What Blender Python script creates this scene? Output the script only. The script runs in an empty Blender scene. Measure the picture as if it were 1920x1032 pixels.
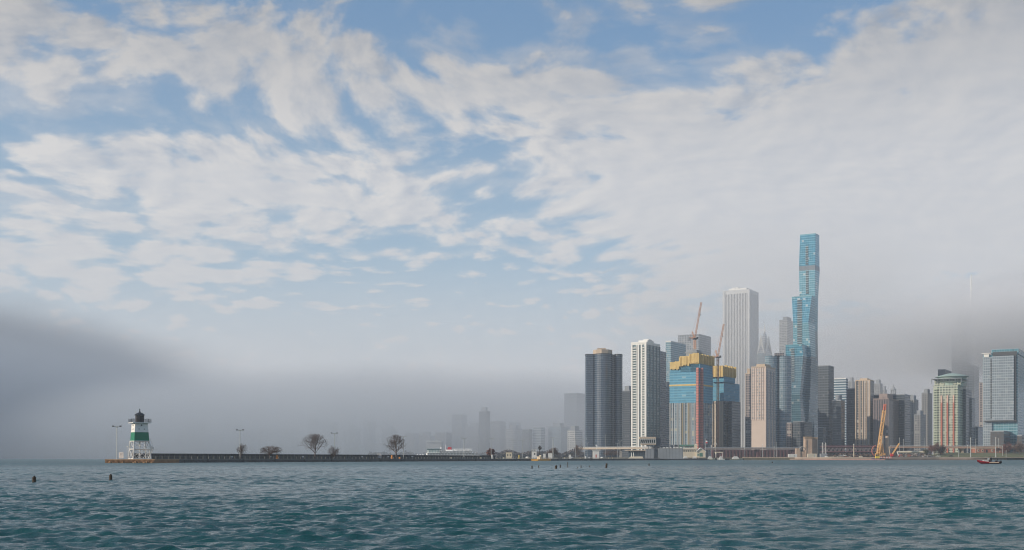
import bpy, bmesh, math, random
import numpy as np
from mathutils import Vector, Matrix
R = math.radians
S = bpy.context.scene
C = S.collection
F = 2240.0          # focal length in pixels of the 1920-wide photograph
HZ = 859.8          # its horizon row
H = 1.7             # height of the eye above the water

# ------------------------------------------------------------------ camera
cam = bpy.data.objects.new('camera', bpy.data.cameras.new('camera'))
C.objects.link(cam)
cam.data.sensor_width = 36.0
cam.data.lens = F / 1920 * 36
cam.data.shift_y = (HZ - 516) / 1920
cam.location = (0, 0, H)
cam.rotation_euler = (R(90), 0, 0)
cam.data.clip_start = 0.5
cam.data.clip_end = 60000
S.camera = cam
S.view_settings.view_transform = 'Standard'
S.view_settings.look = 'None'
S.view_settings.exposure = 0.08
S.view_settings.gamma = 1
S.view_settings.use_curve_mapping = False
S.render.engine = 'CYCLES'
S.cycles.use_denoising = True
S.cycles.denoising_prefilter = 'ACCURATE'
S.cycles.filter_width = 1.15
S.cycles.max_bounces = 5
S.cycles.volume_bounces = 3
S.cycles.volume_step_rate = 1.0
S.cycles.volume_max_steps = 64
S.cycles.caustics_reflective = False
S.cycles.caustics_refractive = False

# ------------------------------------------------------------------ node helper
class NT:
    def __init__(s, tree):
        s.t = tree; s.n = tree.nodes; s.l = tree.links
    def new(s, typ, **kw):
        n = s.n.new(typ)
        for k, v in kw.items(): setattr(n, k, v)
        return n
    def put(s, sock, v):
        if isinstance(v, bpy.types.NodeSocket): s.l.new(v, sock)
        elif isinstance(v, (tuple, list)):
            v = tuple(v)
            try: sock.default_value = v
            except Exception: sock.default_value = v + (1.0,)
        else: sock.default_value = v
    def m(s, op, a, b=0.0, c=0.0, clamp=False):
        n = s.new('ShaderNodeMath', operation=op, use_clamp=clamp)
        s.put(n.inputs[0], a)
        if len(n.inputs) > 1: s.put(n.inputs[1], b)
        if len(n.inputs) > 2: s.put(n.inputs[2], c)
        return n.outputs[0]
    def mix(s, f, a, b, blend='MIX'):
        n = s.new('ShaderNodeMix', data_type='RGBA', blend_type=blend)
        s.put(n.inputs[0], f); s.put(n.inputs[6], a); s.put(n.inputs[7], b)
        return n.outputs[2]
    def noise(s, vec, scale, detail=4, rough=.5, dist=0.0, out=0, lac=2.0):
        n = s.new('ShaderNodeTexNoise')
        if vec is not None: s.l.new(vec, n.inputs['Vector'])
        n.inputs['Scale'].default_value = scale; n.inputs['Detail'].default_value = detail
        n.inputs['Roughness'].default_value = rough; n.inputs['Distortion'].default_value = dist
        n.inputs['Lacunarity'].default_value = lac
        return n.outputs[out]
    def xyz(s, x=0.0, y=0.0, z=0.0):
        n = s.new('ShaderNodeCombineXYZ')
        for i, v in enumerate((x, y, z)): s.put(n.inputs[i], v)
        return n.outputs[0]
    def sep(s, v):
        n = s.new('ShaderNodeSeparateXYZ'); s.l.new(v, n.inputs[0]); return n.outputs
    def rng(s, v, a, b, c=0.0, d=1.0, smooth=True):
        n = s.new('ShaderNodeMapRange', interpolation_type='SMOOTHSTEP' if smooth else 'LINEAR')
        for i, q in enumerate((v, a, b, c, d)): s.put(n.inputs[i], q)
        return n.outputs[0]
    def vm(s, op, a, b=None):
        n = s.new('ShaderNodeVectorMath', operation=op); s.put(n.inputs[0], a)
        if b is not None: s.put(n.inputs[1], b)
        return n.outputs[0]

# ------------------------------------------------------------------ sun and sky
SUN_AZ, SUN_EL = R(-112), R(22)       # azimuth clockwise from +Y
sun = bpy.data.objects.new('sun', bpy.data.lights.new('sun', 'SUN'))
C.objects.link(sun)
sun.data.energy = 4.0; sun.data.angle = R(0.5); sun.data.color = (1.0, .87, .71)
sdir = Vector((math.sin(SUN_AZ) * math.cos(SUN_EL), math.cos(SUN_AZ) * math.cos(SUN_EL), math.sin(SUN_EL)))
sun.rotation_euler = (-sdir).to_track_quat('-Z', 'Y').to_euler()

W = bpy.data.worlds.new("World"); S.world = W; W.use_nodes = True
w = NT(W.node_tree); w.n.clear()
sky = w.new('ShaderNodeTexSky', sky_type='NISHITA', sun_disc=False, sun_elevation=SUN_EL, sun_rotation=SUN_AZ, air_density=1.0, dust_density=.6, ozone_density=2.0)
tc = w.new('ShaderNodeTexCoord')
d = w.vm('NORMALIZE', tc.outputs['Generated'])
dx, dy, dz = w.sep(d)
az = w.m('ARCTAN2', dx, dy)
el = w.m('ARCSINE', dz)
zz = w.m('ADD', w.m('MAXIMUM', dz, 0.0), 0.26)
pv = w.xyz(w.m('DIVIDE', dx, zz), w.m('DIVIDE', dy, zz), 0.0)
# slow warp so that the cloud field is not laid out on a ruler
wn = w.noise(pv, 1.1, 2, .5, out=1)
pv2 = w.vm('ADD', pv, w.vm('SCALE', w.vm('SUBTRACT', wn, (.5, .5, .5))))
sc_ = [n for n in w.n if n.type == 'VECT_MATH' and n.operation == 'SCALE'][0]; sc_.inputs['Scale'].default_value = .5
big = w.noise(pv2, 2.2, 3, .5)
puff = w.noise(pv2, 9.5, 9, .56, .15)
fine = w.noise(pv2, 30.0, 7, .6)
pv3 = w.vm('ADD', pv2, (-.022, -.012, 0))
puffs = w.noise(pv3, 9.5, 9, .56, .15)
def blob(px, py, sx, sy, wt, rot=0.0):
    a0 = math.atan((px - 960) / F); e0 = math.atan((860 - py) / F * math.cos(a0))
    a = w.m('SUBTRACT', az, a0); e = w.m('SUBTRACT', el, e0)
    c, s_ = math.cos(R(rot)), math.sin(R(rot))
    u = w.m('ADD', w.m('MULTIPLY', a, c), w.m('MULTIPLY', e, s_))
    v = w.m('SUBTRACT', w.m('MULTIPLY', e, c), w.m('MULTIPLY', a, s_))
    u = w.m('MULTIPLY', u, F / sx); v = w.m('MULTIPLY', v, F / sy)
    r2 = w.m('ADD', w.m('MULTIPLY', u, u), w.m('MULTIPLY', v, v))
    return w.m('MULTIPLY', w.m('EXPONENT', w.m('MULTIPLY', r2, -.7)), wt)
BL = [ # px, row, half-width, half-height, weight, tilt: the masses and gaps of the cloud field
 (600, 120, 190, 90, .30, 0), (390, 90, 170, 60, .20, 0), (60, 95, 130, 50, .22, 0), (100, 60, 200, 50, .10, 0), (85, 180, 60, 25, .2, 0),
 (330, 330, 260, 60, .30, 0), (560, 350, 220, 60, .24, 0), (780, 410, 130, 35, .2, 0), (200, 440, 260, 60, .12, 0), (100, 520, 300, 60, .2, 0), (300, 500, 300, 50, .12, 0),
 (860, 170, 80, 50, .2, 0), (1050, 170, 150, 50, .26, 0), (850, 235, 90, 22, .2, -10), (1180, 150, 120, 50, .12, 0),
 (1180, 300, 260, 80, .28, 0), (1420, 300, 250, 110, .30, 0), (1750, 300, 320, 200, .5, 0), (1600, 480, 400, 120, .3, 0), (1250, 420, 240, 60, .1, 0), (1850, 100, 200, 70, .25, 0),
 (740, 255, 200, 30, -.26, 5), (880, 30, 160, 45, -.22, 0), (1200, 75, 330, 32, -.26, 4), (1520, 75, 200, 40, -.24, 12), (700, 20, 160, 30, -.2, 0),
 (100, 235, 170, 45, -.14, 0), (330, 200, 150, 40, -.08, 0), (880, 330, 120, 40, -.1, 0), (930, 400, 110, 60, -.16, 0), (850, 530, 260, 60, -.14, 0), (1370, 215, 120, 18, -.16, 10), (60, 340, 120, 25, -.08, 0)]
acc = None
for b_ in BL:
    o_ = blob(*b_); acc = o_ if acc is None else w.m('ADD', acc, o_)
dens = w.m('ADD', w.m('ADD', w.m('MULTIPLY', big, .35), w.m('MULTIPLY', puff, 1.45)), w.m('MULTIPLY', fine, .36))
vo = w.new('ShaderNodeTexVoronoi', feature='SMOOTH_F1', voronoi_dimensions='2D'); vo.inputs['Scale'].default_value = 14.5; vo.inputs['Smoothness'].default_value = .35
vw = w.new('ShaderNodeVectorMath', operation='SCALE'); w.l.new(w.noise(pv2, 16, 4, .6, out=1), vw.inputs[0]); vw.inputs['Scale'].default_value = .07
w.l.new(w.vm('ADD', pv2, vw.outputs[0]), vo.inputs['Vector'])
dens = w.m('ADD', dens, w.m('MULTIPLY', w.m('SUBTRACT', .42, vo.outputs['Distance']), .55))
dens = w.m('ADD', dens, acc)
mask = w.m('MULTIPLY', w.rng(dens, .97, 1.40), .93)
thin = w.m('MULTIPLY', w.rng(w.noise(w.vm('MULTIPLY', pv2, (1.0, 2.2, 1.0)), 2.2, 8, .62), .38, .75), .55)
mask = w.m('MAXIMUM', mask, w.m('MULTIPLY', thin, w.rng(dens, .77, 1.12)))
low = w.rng(el, R(11), R(4.5))                      # the far cloud deck closes towards the horizon
mask = w.m('MAXIMUM', mask, w.m('MULTIPLY', low, .72))
shade = w.m('ADD', .62, w.m('MULTIPLY', w.m('SUBTRACT', puff, puffs), w.m('MULTIPLY', w.rng(el, R(7), R(15), .6, 4.6), w.rng(acc, .55, .2, .35, 1.0))), clamp=True)
shade = w.m('MULTIPLY', shade, w.rng(dens, 1.9, 1.05, .8, 1.0))
ccol = w.mix(shade, (5.0, 5.3, 5.9), (7.7, 7.4, 7.15))
dim = w.rng(el, R(22), R(12), .66, 1.0)             # cloud colour darkened overhead, as lens falloff would
ccol = w.mix(1.0, ccol, w.xyz(dim, dim, dim), 'MULTIPLY')
bcol = w.mix(.70, w.mix(1.0, sky.outputs[0], (.62, .9, 1.28), 'MULTIPLY'), w.mix(w.rng(el, R(22), R(7)), (1.8, 3.15, 4.8), (4.4, 5.7, 6.35)))
col = w.mix(mask, bcol, ccol)
# low stratus bank: dark to the left, lighter in the middle, grey to the right
fn = w.noise(w.xyz(w.m('MULTIPLY', az, 3.0), w.m('MULTIPLY', el, 9.0), 0.0), 1.6, 5, .5)
ef = w.m('ADD', el, w.m('MULTIPLY', w.m('SUBTRACT', fn, .5), R(2.6)))
topl = w.rng(az, R(-26), R(-9), R(7.2), R(3.4))
bankl = w.m('MULTIPLY', w.rng(w.m('SUBTRACT', ef, topl), R(1.0), R(-1.4)), w.rng(az, R(-7), R(-18), 0.0, .9))
bankm = w.m('MULTIPLY', w.rng(ef, R(6.0), R(2.5)), .75)
bankr = w.m('MULTIPLY', w.rng(w.m('SUBTRACT', ef, w.rng(az, R(9), R(24), R(3.0), R(7.5))), R(1.5), R(-1.5)), w.rng(az, R(10), R(18), 0, .85))
col = w.mix(bankm, col, (7.3, 7.1, 7.1))
col = w.mix(bankl, col, (1.3, 1.5, 1.9))
col = w.mix(bankr, col, (4.5, 4.35, 4.4))
bg = w.new('ShaderNodeBackground'); bg.inputs[1].default_value = .1
w.l.new(col, bg.inputs[0])
wo = w.new('ShaderNodeOutputWorld'); w.l.new(bg.outputs[0], wo.inputs[0])
W.cycles.sampling_method = 'MANUAL'; W.cycles.sample_map_resolution = 512

# ------------------------------------------------------------------ helpers
def tag(o, label=None, cat=None, group=None, kind=None):
    if label: o['label'] = label
    if cat: o['category'] = cat
    if group: o['group'] = group
    if kind: o['kind'] = kind
    return o
ORG = {}
def thing(name, label, cat, loc, group=None, rz=0.0):
    o = bpy.data.objects.new(name, None); C.objects.link(o)
    o.location = loc; o.rotation_euler = (0, 0, rz); o.empty_display_size = 1
    ORG[o.name] = Vector(loc)
    return tag(o, label, cat, group)
def at(px, d, z=0.0):
    return Vector(((px - 960) / F * d, d, z))
def zrow(row, d):
    return H + (HZ - row) / F * d

class MB:
    """collects boxes, bars, prisms and sheets of ONE mesh"""
    def __init__(s): s.v = []; s.f = []; s.uv = []; s.mi = []; s.M = None
    def _a(s, vs):
        n = len(s.v)
        s.v += [tuple(s.M @ Vector(p)) if s.M else tuple(p) for p in vs]
        return n
    def face(s, vs, uvs=None, mi=0):
        n = s._a(vs); s.f.append(tuple(range(n, n + len(vs)))); s.uv.append(uvs or [(0, 0)] * len(vs)); s.mi.append(mi)
    def box(s, c, sz, rz=0.0, mi=0, ax=None):
        cx, cy, cz = c; hx, hy, hz = [q / 2 for q in sz]
        co, si = math.cos(rz), math.sin(rz)
        P = []
        for z in (-hz, hz):
            for x, y in ((-hx, -hy), (hx, -hy), (hx, hy), (-hx, hy)):
                P.append((cx + x * co - y * si, cy + x * si + y * co, cz + z))
        for q in ((0, 1, 5, 4), (1, 2, 6, 5), (2, 3, 7, 6), (3, 0, 4, 7), (4, 5, 6, 7), (3, 2, 1, 0)):
            vs = [P[i] for i in q]
            w1 = (Vector(vs[1]) - Vector(vs[0])).length; w2 = (Vector(vs[2]) - Vector(vs[1])).length
            z0 = vs[0][2]
            s.face(vs, [(0, z0), (w1, z0), (w1, z0 + w2), (0, z0 + w2)], mi)
    def bar(s, a, b, r, n=5, r2=None, mi=0):
        a = Vector(a); b = Vector(b); ax = b - a
        if ax.length < 1e-6: return
        r2 = r if r2 is None else r2
        q = ax.to_track_quat('Z', 'Y')
        A = []; B = []
        for i in range(n):
            t = 2 * math.pi * i / n
            o = q @ Vector((math.cos(t), math.sin(t), 0))
            A.append(a + o * r); B.append(b + o * r2)
        k = s._a(A + B)
        for i in range(n):
            j = (i + 1) % n
            s.f.append((k + i, k + j, k + n + j, k + n + i)); s.mi.append(mi)
            s.uv.append([(i * .3, a.z), ((i + 1) * .3, a.z), ((i + 1) * .3, b.z), (i * .3, b.z)])
        s.f.append(tuple(k + n + i for i in range(n))); s.uv.append([(0, 0)] * n); s.mi.append(mi)
        s.f.append(tuple(k + n - 1 - i for i in range(n))); s.uv.append([(0, 0)] * n); s.mi.append(mi)
    def beam(s, a, b, wd, ht=None, mi=0):
        ht = ht or wd
        s.bar(a, b, (wd + ht) / 2 * .7071, 4, mi=mi)
    def prism(s, poly, z0, z1, mi=0, top=None, cap=True, topmi=None):
        """poly counter-clockwise seen from above; top = other outline at z1"""
        top = top or poly; n = len(poly); u = 0.0
        for i in range(n):
            j = (i + 1) % n
            L = math.hypot(poly[j][0] - poly[i][0], poly[j][1] - poly[i][1])
            s.face([(poly[i][0], poly[i][1], z0), (poly[j][0], poly[j][1], z0), (top[j][0], top[j][1], z1), (top[i][0], top[i][1], z1)],
                   [(u, z0), (u + L, z0), (u + L, z1), (u, z1)], mi)
            u += L
        if cap:
            s.face([(p[0], p[1], z1) for p in top], None, mi if topmi is None else topmi)
            s.face([(p[0], p[1], z0) for p in reversed(poly)], None, mi)
    def lathe(s, c, prof, n=16, mi=0, rot=0.0):
        cx, cy = c[0], c[1]; cz = c[2] if len(c) > 2 else 0
        for (r0, z0), (r1, z1) in zip(prof[:-1], prof[1:]):
            for i in range(n):
                a, b = 2 * math.pi * i / n + rot, 2 * math.pi * (i + 1) / n + rot
                q = [(cx + r0 * math.cos(a), cy + r0 * math.sin(a), cz + z0), (cx + r0 * math.cos(b), cy + r0 * math.sin(b), cz + z0),
                     (cx + r1 * math.cos(b), cy + r1 * math.sin(b), cz + z1), (cx + r1 * math.cos(a), cy + r1 * math.sin(a), cz + z1)]
                uu = 2 * math.pi * max(r0, r1) / n
                uv = [(i * uu, z0), ((i + 1) * uu, z0), ((i + 1) * uu, z1), (i * uu, z1)]
                if r0 < 1e-4: q = q[1:]; uv = uv[1:]
                elif r1 < 1e-4: q = q[:3]; uv = uv[:3]
                s.face(q, uv, mi)
    def build(s, name, mats, parent=None, smooth=False, org=None):
        if parent is not None: org = ORG[parent.name]
        elif org is None: org = Vector((0, 0, 0))
        org = Vector(org)
        me = bpy.data.meshes.new(name)
        me.from_pydata([(p[0] - org.x, p[1] - org.y, p[2] - org.z) for p in s.v], [], s.f)
        uvl = me.uv_layers.new(name='UVMap')
        flat = np.array([c for f in s.uv for p in f for c in p], dtype=np.float32)
        uvl.data.foreach_set('uv', flat)
        if not isinstance(mats, (list, tuple)): mats = [mats]
        for m_ in mats: me.materials.append(m_)
        me.polygons.foreach_set('material_index', s.mi)
        if smooth: me.polygons.foreach_set('use_smooth', [True] * len(s.f))
        me.update()
        o = bpy.data.objects.new(name, me); C.objects.link(o)
        if parent is not None: o.parent = parent
        else: o.location = org
        ORG[o.name] = org
        return o

def newmat(name):
    m_ = bpy.data.materials.new(name); m_.use_nodes = True
    t = NT(m_.node_tree); t.n.clear()
    b = t.new('ShaderNodeBsdfPrincipled'); o = t.new('ShaderNodeOutputMaterial'); t.l.new(b.outputs[0], o.inputs[0])
    return m_, t, b
def plain(name, col, rough=.6, metal=0.0, var=.25, scale=.8, bump=0.0, spec=.5):
    """one paint, concrete or metal with weathering: blotches and fine grain"""
    m_, t, b = newmat(name)
    tcn = t.new('ShaderNodeTexCoord'); v = tcn.outputs['Object']
    n1 = t.noise(v, scale, 5, .6); n2 = t.noise(v, scale * 9, 3, .6)
    k = t.m('ADD', t.m('MULTIPLY', t.m('SUBTRACT', n1, .5), var * 2.2), t.m('MULTIPLY', t.m('SUBTRACT', n2, .5), var))
    k = t.m('ADD', k, 1.0)
    c = t.mix(1.0, col, t.xyz(k, k, k), 'MULTIPLY')
    t.l.new(c, b.inputs['Base Color'])
    b.inputs['Roughness'].default_value = rough; b.inputs['Metallic'].default_value = metal
    b.inputs['Specular IOR Level'].default_value = spec
    if bump:
        bn = t.new('ShaderNodeBump'); bn.inputs['Strength'].default_value = bump; bn.inputs['Distance'].default_value = .05
        t.l.new(n2, bn.inputs['Height']); t.l.new(bn.outputs[0], b.inputs['Normal'])
    return m_
def painted(name, col, rustc=(.30, .15, .08)):
    """sheet metal paint with rust streaks running down and panel seams"""
    m_, t, b = newmat(name)
    v = t.new('ShaderNodeTexCoord').outputs['Object']
    st = t.noise(t.vm('MULTIPLY', v, (1, 1, .12)), 2.6, 5, .7)
    bl = t.noise(v, .9, 4, .6)
    k = t.rng(t.m('ADD', t.m('MULTIPLY', st, .7), t.m('MULTIPLY', bl, .4)), .66, .80, 0, .6)
    g = t.m('ADD', .84, t.m('MULTIPLY', bl, .3))
    c = t.mix(k, t.mix(1.0, col, t.xyz(g, g, g), 'MULTIPLY'), rustc)
    t.l.new(c, b.inputs['Base Color']); b.inputs['Roughness'].default_value = .55
    return m_
def facade(name, glass, frame, bay=3.0, flr=3.3, fw=.2, fh=.3, var=.35, blind=.12, blindc=(.45, .45, .42), grough=.12, metal=.0, frough=.65, tilt=.02, spec=.7, flat=False):
    """curtain wall or punched windows from the UV map in metres"""
    m_, t, b = newmat(name)
    uvn = t.new('ShaderNodeUVMap', uv_map='UVMap'); x, y, _ = t.sep(uvn.outputs[0])
    ub = t.m('DIVIDE', x, bay); vb = t.m('DIVIDE', y, flr)
    fu = t.m('FRACT', ub); fv = t.m('FRACT', vb)
    mk = t.m('MAXIMUM', t.m('LESS_THAN', fu, fw), t.m('LESS_THAN', fv, fh))
    var *= .6; blind *= .6
    cell = t.xyz(t.m('FLOOR', ub), t.m('FLOOR', vb), 0)
    wn_ = t.new('ShaderNodeTexWhiteNoise', noise_dimensions='3D'); t.l.new(cell, wn_.inputs['Vector'])
    r1 = wn_.outputs[0]; rc = wn_.outputs[1]
    k = t.m('ADD', t.m('MULTIPLY', t.m('SUBTRACT', r1, .5), var * 2), 1.0)
    g = t.mix(1.0, glass, t.xyz(k, k, k), 'MULTIPLY')
    if blind > 0:
        s3 = t.sep(rc)
        g = t.mix(t.m('MULTIPLY', t.m('LESS_THAN', s3[1], blind), .75), g, blindc)
    geo = t.new('ShaderNodeTexCoord')
    st = t.noise(t.vm('MULTIPLY', geo.outputs['Object'], (1, 1, .15)), .09, 4, .6)
    kf = t.m('ADD', .8, t.m('MULTIPLY', st, .4))
    fr = t.mix(1.0, frame, t.xyz(kf, kf, kf), 'MULTIPLY')
    t.l.new(t.mix(mk, g, fr), b.inputs['Base Color'])
    t.l.new(t.m('ADD', grough, t.m('MULTIPLY', mk, frough - grough)), b.inputs['Roughness'])
    b.inputs['Specular IOR Level'].default_value = spec
    b.inputs['IOR'].default_value = 1.6
    if metal: t.l.new(t.m('MULTIPLY', t.m('SUBTRACT', 1.0, mk), metal), b.inputs['Metallic'])
    if tilt:
        ng = t.new('ShaderNodeNewGeometry')
        nn = t.new('ShaderNodeVectorMath', operation='SCALE'); t.l.new(t.vm('SUBTRACT', rc, (.5, .5, .5)), nn.inputs[0]); nn.inputs['Scale'].default_value = tilt * 2
        t.l.new(t.vm('NORMALIZE', t.vm('ADD', ng.outputs['Normal'], nn.outputs[0])), b.inputs['Normal'])
    return m_

# ------------------------------------------------------------------ water
def make_water():
    rng = np.random.default_rng(5)
    ys = [7.0]
    while ys[-1] < 16000:
        y = ys[-1]
        g = .0026 if y < 400 else min(.05, .0026 * (y / 400) ** 2.2)
        ys.append(y * (1 + g))
    ys = np.array(ys, dtype=np.float32); nr = len(ys); nc = 860
    t = np.linspace(-1, 1, nc, dtype=np.float32)
    X = (t[None, :] * (ys[:, None] * .62 + 14)).astype(np.float32)
    Y = np.repeat(ys[:, None], nc, 1)
    dxs = (ys * .62 + 14) * 2 / nc; dys = np.gradient(ys)
    sp = np.maximum(dxs, dys)[:, None]
    Z = np.zeros_like(X); DX = np.zeros_like(X); DY = np.zeros_like(X)
    N = 84
    lam = .20 * (1.7 / .20) ** rng.random(N); lam[:8] = 1.9 * (4.5 / 1.9) ** rng.random(8)
    th = R(259) + rng.normal(0, .42, N)
    ph = rng.random(N) * 6.283
    for k in range(N):
        L = lam[k]; kk = 2 * math.pi / L
        slope = (.050 if L < .8 else .031) if L < 1.8 else .020
        a = slope / kk
        att = np.clip((L / sp - 1.5) / 1.6, 0, 1).astype(np.float32) * a
        if att.max() <= 0: continue
        cx, cy = math.cos(th[k]), math.sin(th[k])
        arg = (X * cx + Y * cy) * kk + ph[k]
        s_, c_ = np.sin(arg), np.cos(arg)
        Z += att * s_; DX += att * c_ * cx * .85; DY += att * c_ * cy * .85
    # long, low groups modulate the chop
    G = 1 + .22 * np.sin(X * .21 + Y * .05 + 1.3) * np.sin(Y * .075 - X * .03) + .16 * np.sin(X * .05 - Y * .11 + .4)
    Z *= G; DX *= G; DY *= G
    V = np.stack([X + DX, Y + DY, Z], -1).reshape(-1, 3)
    idx = np.arange(nr * nc).reshape(nr, nc)
    q = np.stack([idx[:-1, :-1], idx[:-1, 1:], idx[1:, 1:], idx[1:, :-1]], -1).reshape(-1, 4)
    B = 17000.0
    base = len(V)
    V = np.concatenate([V, np.array([[-B, -3000, -.5], [B, -3000, -.5], [B, B, -.5], [-B, B, -.5]], dtype=np.float32)])
    q = np.concatenate([q, np.array([[base, base + 1, base + 2, base + 3]])])
    me = bpy.data.meshes.new('water')
    me.vertices.add(len(V)); me.vertices.foreach_set('co', V.astype(np.float32).ravel())
    me.loops.add(q.size); me.loops.foreach_set('vertex_index', q.astype(np.int32).ravel())
    me.polygons.add(len(q)); me.polygons.foreach_set('loop_start', np.arange(0, q.size, 4, dtype=np.int32))
    me.polygons.foreach_set('use_smooth', np.ones(len(q), dtype=bool))
    me.update(calc_edges=True)
    m_, t_, b = newmat('lake_water')
    tcn = t_.new('ShaderNodeTexCoord'); v = tcn.outputs['Object']
    n1 = t_.noise(t_.vm('MULTIPLY', v, (.7, 1.25, 1)), 5.5, 6, .68)
    n2 = t_.noise(t_.vm('MULTIPLY', v, (.75, 1.2, 1)), .75, 4, .55)
    n3 = t_.noise(v, .018, 3, .5)
    n4 = t_.noise(t_.vm('MULTIPLY', v, (.7, 1.2, 1)), .16, 3, .6)
    hgt = t_.m('ADD', t_.m('ADD', t_.m('MULTIPLY', n1, .055), t_.m('MULTIPLY', n2, .28)), t_.m('MULTIPLY', n4, 1.1))
    bp = t_.new('ShaderNodeBump'); bp.inputs['Strength'].default_value = .85; bp.inputs['Distance'].default_value = 1.0
    t_.l.new(hgt, bp.inputs['Height']); t_.l.new(bp.outputs[0], b.inputs['Normal'])
    t_.l.new(t_.mix(t_.rng(n3, .35, .65), (.007, .058, .066), (.012, .084, .092)), b.inputs['Base Color'])
    ln = t_.new('ShaderNodeVectorMath', operation='LENGTH'); t_.l.new(v, ln.inputs[0])
    t_.l.new(t_.rng(ln.outputs['Value'], 50, 420, .08, .36), b.inputs['Roughness']); b.inputs['IOR'].default_value = 1.333
    me.materials.append(m_)
    o = bpy.data.objects.new('water', me); C.objects.link(o)
    tag(o, kind='structure')
make_water()

# ------------------------------------------------------------------ land
GZ = 2.6       # street level above the lake
stone = plain('stone', (.36, .33, .29), .9, var=.3, scale=.05)
earth = plain('earth', (.12, .11, .08), .95, var=.4, scale=.02)
def sheet(name, poly, z, mat, depth=3.0):
    b = MB(); b.prism(poly, z - depth, z)
    return tag(b.build(name, mat), kind='structure')
sheet('ground', [tuple(at(1290, 1290)[:2]), tuple(at(1500, 1270)[:2]), tuple(at(1760, 1290)[:2]), (3800, 1330), (9000, 1500), (9000, 9000), (-9000, 9000), (-5200, 4300), tuple(at(0, 4200)[:2]), tuple(at(600, 3600)[:2]), tuple(at(860, 2350)[:2]), tuple(at(1030, 2000)[:2]), tuple(at(1060, 1420)[:2])], GZ, earth, 3.4)

# ------------------------------------------------------------------ towers
EU = Vector((-.866, .5, 0)); NU = Vector((.5, .866, 0))      # street grid: along the east front, along the north front
def hit(c, u, px):
    k = (px - 960) / F
    t = (k * c.y - c.x) / (u.x - k * u.y)
    return c + u * t
def foot(l, c, r, d):
    """corner footprint on the street grid seen from column l over corner c to column r"""
    C0 = at(c, d)
    L = hit(C0, EU, l) if c - l > .3 else C0 + EU * .5
    R_ = hit(C0, NU, r) if r - c > .3 else C0 + NU * 12
    if (R_ - C0).length > 70: R_ = C0 + (R_ - C0).normalized() * 70
    if (L - C0).length < 12 and c - l <= .3: L = C0 + EU * 20
    return [tuple(L[:2]), tuple(C0[:2]), tuple(R_[:2]), tuple((L + R_ - C0)[:2])]
def grow(poly, k):
    cx = sum(p[0] for p in poly) / len(poly); cy = sum(p[1] for p in poly) / len(poly)
    return [(cx + (p[0] - cx) * k, cy + (p[1] - cy) * k) for p in poly]
def cen(poly, z=GZ):
    return (sum(p[0] for p in poly) / len(poly), sum(p[1] for p in poly) / len(poly), z)

roofm = plain('roof_gravel', (.22, .22, .22), .9)
concm = plain('concrete', (.34, .33, .31), .85, var=.2, scale=.1)
darkm = plain('dark_metal', (.05, .055, .06), .5)
whitem = plain('white_paint', (.75, .74, .70), .5, var=.12, scale=.3)
tanm = plain('tan_concrete', (.50, .40, .30), .85, var=.25, scale=.2)
greym = plain('grey_concrete', (.27, .29, .31), .85, var=.25, scale=.12)
rng = random.Random(3)

M_ = {}
M_['harbor'] = facade('bronze_glass_bands', (.028, .052, .09), (.05, .075, .105), 1.7, 2.9, .16, .34, .3, .05, (.16, .19, .23), .10, .0, .45, .03, 1.0)
M_['dark'] = facade('dark_curtain_wall', (.02, .034, .05), (.045, .056, .07), 1.8, 3.3, .2, .3, .3, .04, (.2, .2, .2))
M_['dark2'] = facade('charcoal_curtain_wall', (.03, .045, .06), (.08, .095, .11), 2.2, 3.6, .25, .35, .3, .05, (.25, .25, .25))
M_['whitegrid'] = facade('cream_frame_windows', (.06, .07, .08), (.58, .55, .49), 3.4, 3.3, .38, .35, .6, .2)
M_['whiteside'] = facade('grey_green_window_wall', (.10, .17, .19), (.28, .32, .32), 2.6, 3.3, .16, .22, .55, .14)
M_['mauve'] = facade('mauve_banded_wall', (.06, .07, .085), (.30, .27, .28), 3.0, 3.2, .1, .45, .4, .1)
M_['blueglass'] = facade('blue_glass', (.16, .29, .36), (.34, .42, .46), 2.4, 3.4, .1, .22, .35, .12, grough=.08, metal=.3)
M_['greybox'] = facade('grey_ribbed_wall', (.12, .15, .18), (.36, .38, .41), 3.2, 4.0, .35, .2, .25, .05)
M_['aon'] = facade('white_stone_piers', (.06, .07, .085), (.66, .66, .65), 4.6, 3.9, .56, .06, .2, .03, grough=.3)
M_['tan'] = facade('tan_brick_windows', (.33, .34, .36), (.56, .45, .39), 4.2, 3.6, .30, .42, .5, .3, (.6, .58, .55), grough=.15)
M_['tanblank'] = plain('tan_brick', (.58, .48, .41), .85, var=.1, scale=.1)
M_['brown'] = facade('brown_stone_windows', (.05, .055, .07), (.30, .25, .23), 3.6, 3.4, .4, .3, .4, .12)
M_['paleblue'] = facade('pale_blue_glass', (.14, .22, .27), (.24, .31, .36), 2.8, 3.1, .14, .25, .4, .12, metal=.2)
M_['greyglass'] = facade('grey_balcony_wall', (.12, .14, .16), (.42, .43, .44), 4.5, 3.1, .2, .4, .5, .2)
M_['stripes'] = facade('white_striped_wall', (.07, .13, .18), (.50, .55, .58), 30, 3.8, .0, .42, .3, .0)
M_['column'] = facade('tan_column_wall', (.06, .07, .08), (.48, .42, .37), 5.4, 3.4, .34, .16, .35, .1)
M_['green'] = facade('green_banded_wall', (.07, .10, .09), (.40, .43, .34), 3.6, 3.3, .34, .48, .8, .25, (.5, .5, .42))
M_['hotel'] = facade('silver_glass', (.26, .31, .35), (.34, .39, .42), 2.6, 3.3, .14, .2, .2, .15, (.42, .46, .48), metal=.35)
M_['hotelblue'] = facade('teal_glass', (.10, .27, .33), (.28, .42, .46), 3.0, 3.3, .1, .22, .3, .05, metal=.3)
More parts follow.
